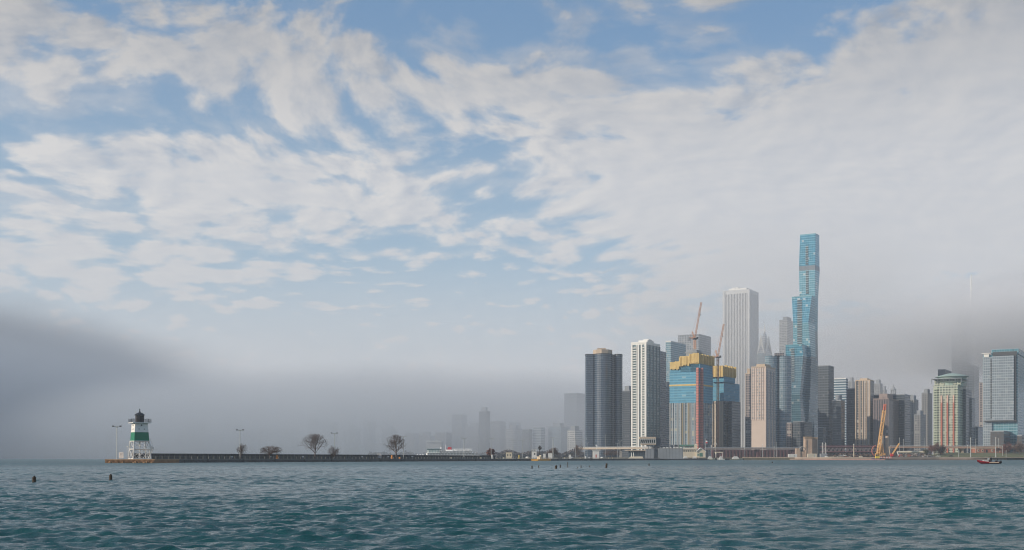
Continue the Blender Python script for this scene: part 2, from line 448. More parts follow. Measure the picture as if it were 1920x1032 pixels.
M_['trump'] = facade('silver_blue_glass', (.22, .26, .30), (.40, .42, .44), 3.2, 3.7, .16, .2, .2, .06, metal=.35)
M_['ghost'] = facade('old_stone_wall', (.06, .07, .08), (.20, .20, .20), 3.8, 3.8, .45, .4, .4, .1)
M_['ghostwhite'] = facade('white_stone_rows', (.10, .12, .14), (.55, .55, .53), 4.2, 4.6, .3, .42, .3, .1)
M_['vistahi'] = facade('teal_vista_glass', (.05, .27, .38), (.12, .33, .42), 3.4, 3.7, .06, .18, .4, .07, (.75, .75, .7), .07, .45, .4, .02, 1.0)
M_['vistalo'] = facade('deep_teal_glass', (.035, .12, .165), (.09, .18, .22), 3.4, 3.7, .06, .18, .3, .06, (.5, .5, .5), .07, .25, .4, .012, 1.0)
M_['vistamid'] = facade('pale_teal_glass', (.13, .34, .42), (.24, .42, .48), 3.4, 3.7, .06, .18, .22, .05, (.75, .75, .7), .07, .35, .4, .012, 1.0)  # paler zone tint, its whitish sky reflection put into the colour
M_['brick'] = facade('dark_brick_windows', (.09, .10, .11), (.045, .04, .042), 5.0, 4.2, .45, .45, .4, .1)

def tower(name, label, cat, l, c, r, top, d, mat, base=844, crown=None, group=None, levels=None, pent=True, roof_mat=None):
    p = foot(l, c, r, d); z1 = zrow(top, d)
    t = thing(name, label, cat, cen(p), group)
    b = MB(); b.prism(p, GZ - .5, z1); b.build('facade', M_[mat] if isinstance(mat, str) else mat, t)
    par = MB(); q = grow(p, 1.012)
    par.prism(q, z1 + .01, z1 + 1.4); par.build('roof_parapet', roof_mat or greym, t)
    if pent:
        g = grow(p, .55); b = MB(); b.prism(g, z1 + 1.42, z1 + 1.42 + (7 if d < 2500 else 9)); b.build('plant_room', roof_mat or greym, t)
    return t, p, z1

# dark tower with three rounded bays
def lobed():
    d = 1600; l, r = 1097, 1167
    def seg(px, dd): q = at(px, dd); return (q.x, q.y)
    P = []
    P += [seg(1097.0, d + 12), seg(1098.2, d + 4)]
    for i in range(5): P.append(seg(1100 + i * 3, d + 1))
    for i in range(13):
        a = math.pi * (i / 12); P.append(seg(1114.5 + 16.5 * (1 - math.cos(a)), d + 2 - 13 * math.sin(a)))
    P += [seg(1148.5, d + 9), seg(1151.5, d + 9)]
    for i in range(9):
        a = math.pi * i / 8; P.append(seg(1152.5 + 7 * (1 - math.cos(a)), d + 4 - 4.5 * math.sin(a)))
    P += [seg(1167.3, d + 26), seg(1150, d + 44), seg(1112, d + 42)]
    t = thing('residential_tower', 'dark tower with rounded bays, the leftmost tall building of the skyline', 'tower', cen(P))
    z1 = zrow(666, d); b = MB(); b.prism(P, GZ - .5, z1); b.build('facade', M_['harbor'], t)
    b = MB()
    z = GZ + 6
    while z < z1 - 1:
        b.prism(grow(P, 1.006), z, z + .35); z += 5.8
    b.build('floor_bands', plain('bronze_bands', (.085, .125, .165), .45), t)
    b = MB(); b.prism(grow(P, 1.01), z1 + .01, z1 + 1.5); b.build('roof_parapet', darkm, t)
    c = MB(); c.prism([seg(1112, d + 8), seg(1118, d - 2), seg(1128, d - 6), seg(1140, d - 4), seg(1148, d + 6), seg(1147, d + 26), seg(1114, d + 26)], z1 + 1.52, zrow(656, d))
    c.prism([seg(1120, d + 4), seg(1136, d + 4), seg(1136, d + 20), seg(1120, d + 20)], zrow(656, d) + .01, zrow(652.5, d))
    cr = c.build('crown', tanm, t)
    c = MB(); c.bar(at(1129, d + 8, zrow(652, d)), at(1129, d + 8, zrow(646, d)), .25); c.build('antenna', whitem, cr)
lobed()
tower('office_block', 'narrow dark slab squeezed between the rounded dark tower and the white tower', 'tower', 1166, 1181, 1189, 734, 1780, 'dark')
b = None

# white tower with balcony stacks
def white_tower():
    d = 1560
    t, p, z1 = tower('balcony_tower', 'white tower with two stacks of balconies on its sunlit left face', 'tower', 1184, 1212, 1237, 646, d, 'whiteside', pent=False, roof_mat=whitem)
    Cn = Vector(p[1] + (0,)); Lf = Vector(p[0] + (0,)); e = (Lf - Cn).normalized(); wdt = (Lf - Cn).length; out = Vector((-.5, -.866, 0))
    b = MB(); rz = math.atan2(e.y, e.x)
    def pos(u, o, z): q = Cn + e * u + out * o; return (q.x, q.y, z)
    # piers in white stone up the sunlit face
    for u, wd in ((.9, 2.6), (wdt * .30, 1.7), (wdt * .50, 1.5), (wdt * .60, 1.3), (wdt - 1.0, 1.9)):
        b.box(pos(u, .7, (z1 + GZ) / 2), (wd, 1.5, z1 - GZ), rz)
    b.build('piers', whitem, t)
    for u, wd in ((wdt * .185, 4.4), (wdt * .80, 5.6)):
        b = MB(); z = GZ + 8
        while z < z1 - 4:
            b.box(pos(u, 1.0, z + .55), (wd, 2.1, 1.25), rz); z += 3.3
        b.build('balcony_stack', whitem, t)
    b = MB()
    b.prism(grow(p, 1.03), z1 + 1.42, z1 + 3.5); b.build('cornice', whitem, t)
    b = MB(); b.prism(foot(1197, 1214, 1226, d + 3), z1 + 3.52, zrow(637.5, d)); b.prism(foot(1206, 1216, 1223, d + 6), zrow(637.5, d) + .01, zrow(635.5, d)); b.build('penthouse', whitem, t)
    b = MB()
    nR = Vector((.5, .866, 0)); Rr = Vector(p[2] + (0,)); wr = (Rr - Cn).length
    rz2 = math.atan2(nR.y, nR.x); o2 = Vector((.866, -.5, 0))
    for u in (wr * .25, wr * .5, wr * .75, wr - .6):
        q = Cn + nR * u + o2 * .5; b.box((q.x, q.y, (z1 + GZ) / 2), (.8, 1.0, z1 - GZ), rz2)
    b.build('mullions', greym, t)
white_tower()
tower('apartment_tower', 'mauve banded tower rising directly behind the white balcony tower', 'tower', 1228, 1236, 1249, 660, 1690, 'mauve', pent=False)
tower('apartment_block', 'lower mauve block left of the tower wrapped in blue netting', 'tower', 1243, 1247, 1262, 726, 1740, 'mauve')
tower('glass_tower', 'pale blue glass tower behind the gold formwork, with a slanting roof edge', 'tower', 1248, 1258, 1286, 641, 1980, 'blueglass', pent=False, roof_mat=whitem)
tower('office_block', 'boxy grey ribbed block behind the higher tower crane', 'tower', 1271, 1311, 1333, 628, 2180, 'greybox', pent=False)

# ---- the two unfinished towers
netm = facade('blue_netting', (.05, .23, .37), (.13, .36, .49), 5.5, 3.3, .06, .25, .25, .06, (.30, .45, .52), .6, 0, .7, .0, .3)
goldm = plain('gold_formwork', (.60, .42, .14), .6, var=.35, scale=.25)
slabm = plain('slab_edge', (.42, .41, .38), .85)
redm = plain('hoist_red', (.58, .20, .16), .6, var=.4, scale=.3)
cladA = facade('striped_cladding', (.14, .20, .24), (.29, .34, .37), 5.8, 3.3, .22, .12, .5, .1, (.5, .45, .3))
yel = plain('crane_yellow', (.64, .36, .12), .55, var=.25, scale=.5)
crn = plain('crane_orange', (.60, .34, .22), .6, var=.2)
greenm = plain('green_scaffold', (.07, .20, .15), .7)
bluem = plain('dark_blue_sheet', (.03, .07, .12), .6)

def strips(b, p, side, us, wd, z0, z1, off=.5, mi=0):
    a = Vector(p[1] + (0,)); q = Vector((p[0] if side == 'E' else p[2]) + (0,))
    e = (q - a).normalized(); L = (q - a).length; o = Vector((-.5, -.866, 0)) if side == 'E' else Vector((.866, -.5, 0))
    rz = math.atan2(e.y, e.x)
    for u in us:
        c = a + e * (u * L) + o * off
        b.box((c.x, c.y, (z0 + z1) / 2), (wd, 2 * off, z1 - z0), rz, mi)

def unfinished_a():
    d = 1500
    p = foot(1256, 1311, 1336, d)
    t = thing('unfinished_tower', 'wider unfinished tower wrapped in blue netting under stepped gold formwork', 'tower under construction', cen(p))
    zb, zm = GZ - .5, zrow(755, d)
    b = MB(); b.prism(p, zrow(834, d), zm); b.build('clad_floors', cladA, t)
    b = MB(); strips(b, p, 'E', [.06, .16, .3, .39, .5, .62, .74, .90, .985], 1.3, zrow(834, d), zm, .5); b.build('clad_piers', plain('cream_strips', (.34, .36, .36), .7), t)
    b = MB(); strips(b, p, 'E', (.34, .56), .8, zrow(834, d), zm, .7); b.build('timber_strips', plain('raw_timber', (.40, .33, .20), .8), t)
    b = MB(); g = grow(p, 1.0)
    for i in range(7):
        for side, n in (('E', 8), ('N', 5)):
            strips(b, p, side, [k / (n - 1) * .98 + .01 for k in range(n)], .9, zb, zrow(834, d), .4)
        break
    b.prism(grow(p, .8), zb, zrow(834, d) + .02); b.build('base_columns', greym, t)
    # netted floors, stepped top
    b = MB(); b.prism(grow(p, 1.012), zm + .02, zrow(697, d)); b.build('netting', netm, t)
    steps = [(1257, 1274, 697, 677, 691), (1274, 1293, 693, 669, 685), (1293, 1312, 688, 664, 681)]
    b = MB(); g2 = MB()
    a = Vector(p[1] + (0,)); e = EU
    for (x0, x1, _, tp, bt) in steps:
        q0 = hit(a, EU, x0); q1 = hit(a, EU, x1)
        w_ = NU * 30
        poly = [tuple(q0[:2]), tuple(q1[:2]), tuple((q1 + w_)[:2]), tuple((q0 + w_)[:2])]
        b.prism(poly, zrow(697, d) + .03, zrow(bt, d))
        gp = grow(poly, 1.05)
        g2.prism(gp, zrow(bt, d), zrow(tp, d))
        for k in range(7):
            c = q0 + (q1 - q0) * ((k + .5) / 7) + Vector((-.5, -.866, 0)) * 1.6
            g2.box((c.x, c.y, (zrow(bt, d) + zrow(tp, d)) / 2 + rng.uniform(-.6, 1.0)), (1.0 + rng.random(), .8, abs(zrow(tp, d) - zrow(bt, d)) + rng.uniform(-1, 1.5)), math.atan2(EU.y, EU.x))
    q2 = [p[1], p[2], tuple((Vector(p[2] + (0,)) + EU * 25)[:2]), tuple((a + EU * 25)[:2])]
    b.prism(q2, zrow(697, d) + .04, zrow(682, d)); b.build('upper_netting', netm, t)
    g2.prism(grow(q2, 1.06), zrow(682, d) + .02, zrow(667, d))
    strips(g2, p, 'N', [.1, .3, .5, .72, .92], 2.4, zrow(682, d), zrow(664, d), 1.9)
    g2.build('gold_formwork', goldm, t)
    s = MB()
    for k in range(1, 22):
        z = zm + k * 3.3
        if z < zrow(699, d): s.prism(grow(p, 1.022), z, z + .45)
    s.build('slab_edges', plain('netted_slabs', (.20, .42, .50), .7), t)
    s = MB(); s.prism(grow(p, 1.03), zrow(723, d), zrow(720, d)); s.build('timber_band', goldm, t)
    s = MB(); s.prism(foot(1286, 1306, 1318, d + 14), zrow(666, d), zrow(659.5, d)); s.prism(foot(1284, 1307, 1319, d + 13), zrow(659.5, d) + .01, zrow(657.5, d)); s.prism(foot(1288, 1306, 1315, d + 15), zrow(657.5, d) + .02, zrow(654, d)); s.build('climbing_platform', greym, t)
    s = MB(); strips(s, p, 'N', (.08,), 3.2, GZ, zrow(690, d), 1.7); strips(s, p, 'E', (.035,), 3.0, GZ, zrow(690, d), 1.6); s.build('hoist_shaft', redm, t)
    s = MB(); zz_ = GZ + 4
    while zz_ < zrow(692, d):
        strips(s, p, 'N', (.08,), 3.6, zz_, zz_ + 1.1, 1.9); strips(s, p, 'E', (.035,), 3.3, zz_, zz_ + 1.1, 1.8); zz_ += 3.3
    s.build('hoist_landings', plain('hoist_dark', (.30, .13, .11), .6), t)
    s = MB(); q = hit(a, EU, 1276); q_ = a + EU * 2
    for zz_ in (zrow(835.5, d), zrow(846, d)):
        s.beam(Vector((q.x - 1.5, q.y - 3, zz_)), Vector((q_.x - 1.5, q_.y - 3, zz_)), 1.2)
    for k in range(7):
        c = q + (q_ - q) * (k / 6); s.beam((c.x - 1.5, c.y - 3, GZ), (c.x - 1.5, c.y - 3, zrow(835.5, d)), .6)
    s.build('green_gantry', greenm, t)
    return t
unfinished_a()
def unfinished_b():
    d = 1575
    p = foot(1335, 1357, 1378, d)
    t = thing('unfinished_tower', 'narrower unfinished tower with a gold cap and the lower crane in front', 'tower under construction', cen(p))
    b = MB(); b.prism(p, GZ - .5, zrow(752, d)); b.build('clad_floors', facade('dark_striped_cladding', (.06, .085, .10), (.20, .19, .18), 5.2, 3.3, .25, .14, .5, .06), t)
    b = MB(); strips(b, p, 'E', [.12, .30, .7, .95], 2.0, GZ, zrow(752, d), .6); b.build('clad_piers', plain('cream_piers', (.55, .46, .36), .7), t)
    p2 = foot(1336, 1357, 1387, d + 4)
    b = MB(); b.prism(foot(1366, 1372, 1388, d + 6), GZ - .5, zrow(752, d)); b.build('side_wing', M_['dark2'], t)
    b = MB(); b.prism(p2, zrow(752, d) + .02, zrow(716, d)); b.prism(grow(p, 1.02), zrow(716, d) + .02, zrow(706, d)); b.build('netting', netm, t)
    s = MB()
    for k in range(1, 14):
        z = zrow(752, d) + k * 3.3
        if z < zrow(717, d): s.prism(grow(p2, 1.015), z, z + .5)
    s.build('slab_edges', plain('netted_slabs', (.20, .40, .48), .7), t)
    g = MB(); g.prism(grow(p, 1.06), zrow(706, d) + .04, zrow(687, d))
    strips(g, p, 'E', [.08, .3, .5, .7, .95], 3.0, zrow(707, d), zrow(686, d), 2.0); strips(g, p, 'N', [.1, .35, .6, .9], 3.0, zrow(705, d), zrow(685, d), 1.6)
    g.build('gold_formwork', goldm, t)
unfinished_b()

def lattice(b, a, c, wd, step, mi=0, r=.14):
    """square lattice mast from a to c"""
    a = Vector(a); c = Vector(c); ax = (c - a).normalized(); L = (c - a).length
    s1 = ax.orthogonal().normalized(); s2 = ax.cross(s1)
    if abs(ax.z) > .9: s1, s2 = Vector((1, 0, 0)), Vector((0, 1, 0))
    cs = [(s1 * i + s2 * j) * wd / 2 for i, j in ((-1, -1), (1, -1), (1, 1), (-1, 1))]
    for q in cs: b.beam(a + q, c + q, r * 2, mi=mi)
    n = max(1, int(L / step))
    for k in range(n):
        p0 = a + ax * (L * k / n); p1 = a + ax * (L * (k + 1) / n)
        for i in range(4):
            j = (i + 1) % 4
            b.beam(p0 + cs[i], p1 + cs[j], r * 1.3, mi=mi) if k % 2 else b.beam(p0 + cs[j], p1 + cs[i], r * 1.3, mi=mi)
            b.beam(p0 + cs[i], p0 + cs[j], r * 1.2, mi=mi)
def tower_crane(label, px, base_row, cab_row, tip, cj, d):
    base = at(px, d, max(GZ, zrow(base_row, d))); head = at(px, d, zrow(cab_row, d))
    t = thing('tower_crane', label, 'crane', base, 'tower cranes over the unfinished towers')
    b = MB(); lattice(b, base, head, 2.4, 3.0, r=.22); b.build('mast', crn, t)
    b = MB(); b.box((head.x, head.y, head.z + .9), (4.4, 4.0, 1.8)); b.box((head.x + 3.0, head.y - .5, head.z + 2.0), (2.2, 2.2, 2.6)); b.build('slewing_platform', darkm, t)
    tp = at(tip[0], d - 6, zrow(tip[1], d))
    b = MB(); lattice(b, head + Vector((0, 0, 2)), tp, 1.6, 3.2, r=.17); b.build('jib', crn, t)
    ct = at(cj[0], d, zrow(cj[1], d)); cb = head + Vector((-7, 2, 2.2))
    b = MB(); lattice(b, head + Vector((-1, 0, 2)), ct, 1.2, 2.6, r=.15); lattice(b, head + Vector((0, 0, 1.6)), cb, 1.6, 2.4, r=.15); b.bar(ct, tp, .1, 4); b.bar(ct, cb, .1, 4); b.build('counter_frame', crn, t)
    b = MB(); b.box((cb.x, cb.y, cb.z - 1.4), (2.6, 3.2, 3.6)); b.build('counterweight', greym, t)
    b = MB(); k = head + (tp - head) * .86; b.bar(k, (k.x, k.y, k.z - 9), .08, 4); b.box((k.x, k.y, k.z - 9.5), (.8, .8, 1.4)); b.build('hook', darkm, t)
tower_crane('higher tower crane standing on the stepped gold formwork', 1303, 655, 637, (1315, 568), (1298, 622), 1516)
tower_crane('lower tower crane climbing the front of the narrower gold-capped tower', 1346, 850, 672, (1357, 609), (1342, 657), 1540)

# ---- white stone giant and its neighbours
def stone_giant():
    d = 2400
    p = foot(1357.5, 1404, 1420, d); z1 = zrow(543, d)
    t = thing('stone_skyscraper', 'tall square white skyscraper with fine vertical piers behind the gold-capped tower', 'skyscraper', cen(p))
    b = MB(); b.prism(p, GZ - .5, z1); b.build('facade', facade('dark_slots', (.07, .08, .10), (.20, .21, .23), 3, 3.9, .1, .3, .2, .0), t)
    b = MB(); strips(b, p, 'E', [(k + .5) / 16 for k in range(16)], 1.75, GZ, z1 - 7, .8); strips(b, p, 'N', [(k + .5) / 16 for k in range(16)], 1.75, GZ, z1 - 7, .8)
    for q in p[:3]: b.box((q[0], q[1], (GZ + z1) / 2), (4.2, 4.2, z1 - GZ), R(-30))
    b.build('piers', plain('white_granite', (.54, .55, .56), .8, var=.08, scale=.05), t)
    b = MB(); b.prism(grow(p, 1.03), z1 - 7, z1 + .5); b.build('attic', plain('white_attic', (.54, .55, .56), .8, var=.06, scale=.05), t)
    b = MB(); b.prism(grow(p, .72), z1 + .52, zrow(538.5, d)); b.prism(foot(1372, 1384, 1390, d + 20), zrow(538.5, d), zrow(536.5, d)); b.build('penthouse', whitem, t)
    b = MB(); q = at(1374, d + 20); b.bar((q.x, q.y, zrow(538, d)), (q.x, q.y, zrow(531, d)), .5, 5, .15); q = at(1366, d + 12); b.bar((q.x, q.y, zrow(540, d)), (q.x, q.y, zrow(535, d)), .4, 5, .15); b.build('antenna', whitem, t)
stone_giant()
def pyramid_tower():
    d = 2330
    p = foot(1419.5, 1434, 1448, d)
    t = thing('spired_tower', 'tower with a diamond pyramid roof and a needle spire right of the white skyscraper', 'skyscraper', cen(p))
    b = MB(); b.prism(p, GZ - .5, zrow(662, d)); b.build('facade', M_['paleblue'], t)
    c = cen(p)
    b = MB(); ap = [(c[0], c[1])] * 4
    for k, (k0, k1, r0, r1) in enumerate(((1.0, .62, 662, 645), (.66, .32, 645, 632), (.36, .04, 632, 619))):
        b.prism(grow(p, k0), zrow(r0, d), zrow(r1, d), top=grow(p, k1))
    b.build('pyramid_roof', facade('louvred_roof', (.22, .24, .27), (.5, .52, .54), 6, 4.5, .12, .35, .2, 0), t)
    b = MB()
    for k in range(9):
        for i in (0, 1):
            A = Vector(p[i] + (0,)); B = Vector(p[i + 1] + (0,)); m = (A + B) / 2; z = zrow(664, d) + k * 4.3
            f = 1 - k / 9
            b.beam((A + (m - A) * (1 - f)).to_2d().to_3d() + Vector((0, 0, z)), Vector((m.x, m.y, z + f * 20)), .9)
            b.beam((B + (m - B) * (1 - f)).to_2d().to_3d() + Vector((0, 0, z)), Vector((m.x, m.y, z + f * 20)), .9)
    b.build('chevrons', whitem, t)
    b = MB(); b.bar((c[0], c[1], zrow(621, d)), (c[0], c[1], zrow(605, d)), 1.5, 6, .25); b.build('spire', whitem, t)
pyramid_tower()
tower('apartment_tower', 'slim brown tower with narrow windows between the unfinished tower and the tan tower', 'tower', 1397, 1406, 1414, 702, 1700, 'brown', roof_mat=tanm)
def tan_tower():
    d = 1515
    p = foot(1409, 1436, 1454, d); z1 = zrow(689, d); zb = zrow(788, d)
    t = thing('brick_tower', 'tan tower of square windows above a blank tan wall', 'tower', cen(p))
    b = MB(); b.prism(p, zb, z1); b.build('facade', M_['tan'], t)
    b = MB(); b.prism(grow(p, 1.004), GZ - .5, zb - .01); b.build('blank_wall', [M_['tanblank']], t)
    b = MB(); strips(b, p, 'E', [.01, .18, .34, .5, .66, .83, .99], .9, zb, z1, .35); b.build('piers', M_['tanblank'], t)
    b = MB(); strips(b, p, 'N', [.15, .5, .8], 3.5, zb - 50, z1 - 4, .4); b.build('window_bays', M_['greyglass'], t)
    b = MB(); b.prism(grow(p, 1.03), z1 + .01, z1 + 1.5); b.build('cornice', tanm, t)
    b = MB(); b.prism(grow(p, .6), z1 + 1.52, z1 + 5); b.build('plant_room', tanm, t)
tan_tower()
def curved_glass():
    d = 1780
    def s_(px, dd): q = at(px, dd); return (q.x, q.y)
    P = [s_(1434, d + 14)] + [s_(1434 + 12.5 * (1 - math.cos(math.pi * i / 10)), d + 10 - 9 * math.sin(math.pi * i / 10)) for i in range(11)] + \
        [s_(1459.5 + 12.2 * (1 - math.cos(math.pi * i / 10)), d + 10 - 9 * math.sin(math.pi * i / 10)) for i in range(11)] + [s_(1484, d + 30), s_(1437, d + 40)]
    t = thing('glass_tower', 'blue glass tower with two rounded bays left of the teal skyscraper', 'tower', cen(P))
    b = MB(); b.prism(P, GZ - .5, zrow(667, d)); b.build('facade', M_['paleblue'], t)
    b = MB(); z = GZ + 3
    while z < zrow(668, d): b.prism(grow(P, 1.012), z, z + .4); z += 3.1 * 2
    b.build('floor_bands', plain('pale_bands', (.36, .42, .46), .5), t)
    b = MB(); b.prism([s_(1452, d + 3), s_(1470, d + 3), s_(1470, d + 24), s_(1452, d + 24)], zrow(667, d) + .01, zrow(662, d)); b.build('plant_room', M_['brown'], t)
curved_glass()
tower('balcony_tower', 'grey balcony tower peering out left of the tallest teal skyscraper', 'tower', 1461, 1476, 1490, 601, 2250, 'greyglass')

# ---- teal skyscraper of three faceted stems
def stem(levels, d):
    return [(zrow(y, d) if y < 850 else GZ - .5, foot(l, c, r, d)) for y, l, c, r in levels]
def teal_skyscraper():
    d = 1930
    t = thing('glass_skyscraper', 'tallest skyscraper, teal glass in three zigzag stems of rising height', 'skyscraper', at(1505, d + 30, GZ))
    A = stem([(850, 1500, 1527, 1533), (700, 1500, 1525, 1534), (620, 1502, 1524.5, 1533), (556, 1499, 1528, 1534), (503, 1498, 1528, 1537)], 1965)
    A2 = stem([(500, 1498, 1528, 1536.5), (439, 1500, 1529, 1536)], 1965)
    Bs = stem([(850, 1486, 1511, 1530), (735, 1486, 1519, 1529), (668, 1487, 1521, 1529), (605, 1487, 1515.5, 1528.5), (556, 1484.5, 1522, 1528.5)], 1938)
    Cs = stem([(850, 1473, 1499, 1513), (790, 1473, 1502, 1513), (740, 1475, 1500, 1514), (668, 1473, 1506, 1516), (647, 1473, 1503.5, 1515)], 1912)
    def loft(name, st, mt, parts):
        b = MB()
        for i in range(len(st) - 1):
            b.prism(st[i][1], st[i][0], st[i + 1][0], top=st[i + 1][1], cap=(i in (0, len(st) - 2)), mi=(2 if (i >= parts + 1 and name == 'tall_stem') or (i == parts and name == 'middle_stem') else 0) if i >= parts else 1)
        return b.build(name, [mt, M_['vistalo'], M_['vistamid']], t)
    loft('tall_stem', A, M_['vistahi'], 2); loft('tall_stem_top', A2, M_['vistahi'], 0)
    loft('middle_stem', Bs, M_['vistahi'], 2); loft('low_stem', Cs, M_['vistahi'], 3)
    b = MB(); b.prism(grow(foot(1498.4, 1528, 1536.6, 1965), .985), A[-1][0], A2[0][0]); 
    q = grow(foot(1498.2, 1528, 1536.8, 1965), 1.006)
    b.prism(q, zrow(506, 1965), zrow(497, 1965)); b.build('louvre_band', facade('louvres', (.13, .16, .19), (.24, .27, .30), 1.6, 12, .4, .0, .3, 0), t)
    # balcony ladders: dark boxes on the face carry the shade of recesses
    rcm = plain('recess_shade', (.05, .08, .10), .4); slm = plain('balcony_slab', (.45, .50, .50), .6)
    def ladder(px, wpx, y0, y1, dd, st):
        s = MB(); k = MB()
        y = y0
        while y < y1:
            z = zrow(y, dd)
            # front plane at this height
            for i in range(len(st) - 1):
                if st[i][0] <= z <= st[i + 1][0]:
                    f = (z - st[i][0]) / (st[i + 1][0] - st[i][0])
                    c = Vector(st[i][1][1]).lerp(Vector(st[i + 1][1][1]), f)
                    h = hit(Vector((c.x, c.y, 0)), EU, px)
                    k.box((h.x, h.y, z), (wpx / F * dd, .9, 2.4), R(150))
                    s.box((h.x - .25, h.y - .43, z + 1.5), (wpx / F * dd + .4, .9, .5), R(150))
            y += 4.0 * F / dd * .97
        r_ = k.build('recess_shade_boxes', rcm, t); s.build('balcony_slabs', slm, r_)
    ladder(1513, 5, 463, 494, 1965, A2); ladder(1513.5, 5, 509, 553, 1965, A); ladder(1499.5, 9, 563, 645, 1938, Bs); ladder(1486, 7, 655, 715, 1912, Cs)
    # roof frames
    b = MB()
    for st in (A2, Bs, Cs):
        b.prism(grow(st[-1][1], 1.01), st[-1][0] + .01, st[-1][0] + 1.2)
    b.build('roof_parapets', plain('teal_trim', (.12, .34, .40), .4), t)
    b = MB(); q = foot(1489, 1510, 1518, 1945); b.prism(q, zrow(556, 1938) + 1.3, zrow(553.6, 1938)); b.build('roof_plant', greym, t)
teal_skyscraper()
tower('office_block', 'low grey block at the foot of the teal skyscraper', 'office block', 1487, 1508, 1523, 792, 1700, 'dark2', pent=False)
tower('apartment_block', 'low brown block behind the stone pylons, left of the teal skyscraper foot', 'apartment block', 1474, 1484, 1492, 794, 1720, 'brown', pent=False)
tower('office_block', 'low pale block with an arched top right of the two stone pylons', 'office block', 1534, 1543, 1548, 803, 1600, 'dark2', pent=False)
tower('hotel_tower', 'dark grey slab right of the teal skyscraper, its right side ruled with ledges', 'tower', 1533.5, 1553.5, 1563.5, 687, 1650, 'dark2', pent=False)
def striped():
    t, p, z1 = tower('office_tower', 'office tower with bright horizontal stripes beside the dark grey slab', 'tower', 1560, 1586, 1590, 711, 1800, 'stripes', pent=False, roof_mat=whitem)
striped()
tower('office_block', 'short dark block in front of the striped office tower', 'office block', 1561, 1577, 1584, 752, 1600, 'dark')
tower('office_tower', 'plain dark blue block between the striped tower and the tan column tower', 'tower', 1588, 1604, 1612, 730, 1680, 'dark', pent=False)
def column_tower():
    t, p, z1 = tower('column_tower', 'slender tower with cream columns right of the plain dark block', 'tower', 1604, 1631.5, 1639, 714, 1640, 'column', pent=False, roof_mat=tanm)
    b = MB(); strips(b, p, 'E', [.02, .26, .5, .74, .98], 1.3, GZ, z1, .6); b.build('columns', tanm, t)
    b = MB(); b.prism(foot(1612, 1626, 1632, 1645), z1 + 1.42, zrow(709, 1640)); b.build('penthouse', tanm, t)
column_tower()
tower('stone_tower', 'hazy tower showing just above the plain dark block', 'tower', 1590, 1598, 1604, 716, 2700, 'ghost')
tower('stone_tower', 'hazy flat-roofed tower right of the cream column tower', 'tower', 1639, 1650, 1655, 720, 2800, 'ghost')
tower('stone_tower', 'hazy narrow tower with a stepped top over the wide dark block', 'tower', 1654, 1659, 1663, 732, 2850, 'ghost')
def wide_dark():
    t, p, z1 = tower('office_block', 'broad near-black office block behind the yellow crawler crane', 'office block', 1637, 1696, 1707, 741, 1650, 'dark', pent=False)
wide_dark()
tower('ribbed_block', 'brown ribbed block with a stepped top in front of the broad dark block', 'office block', 1637, 1666, 1685, 749, 1600, facade('brown_ribs', (.05, .05, .06), (.17, .125, .12), 3.2, 3.6, .5, .05, .4, .02), roof_mat=plain('brown_roof', (.3, .24, .22), .8))
def lantern_tower():
    d = 2500; p = foot(1668, 1676, 1682, d)
    t = thing('stone_tower', 'hazy tower ending in a small open lantern above the broad dark block', 'tower', cen(p))
    b = MB(); b.prism(p, GZ - .5, zrow(738, d)); b.build('facade', M_['ghost'], t)
    b = MB(); c = cen(p)
    for k in range(6):
        a = k * math.pi / 3; b.bar((c[0] + 5 * math.cos(a), c[1] + 5 * math.sin(a), zrow(738, d)), (c[0] + 5 * math.cos(a), c[1] + 5 * math.sin(a), zrow(731, d)), .8)
    b.lathe((c[0], c[1], zrow(731, d)), [(6.5, 0), (6.5, 1), (4, 4), (1, 8), (.4, 13)], 8); b.build('lantern', greym, t)
lantern_tower()
tower('stone_tower', 'hazy stone tower stepping down at the right end of the broad dark block', 'tower', 1703, 1714, 1722, 750, 2000, 'ghost')
tower('stone_tower', 'low hazy stepped block left of the red and green banded tower', 'tower', 1714, 1726, 1736, 779, 1950, 'ghost')
tower('stone_tower', 'hazy tower with a set-back top standing clear in the grey gap', 'tower', 1728, 1740, 1748, 738, 2100, 'ghost')
tower('glass_tower', 'dark blue block showing above the red and green banded tower', 'tower', 1758.5, 1772, 1784, 694, 2050, 'dark2', pent=False)

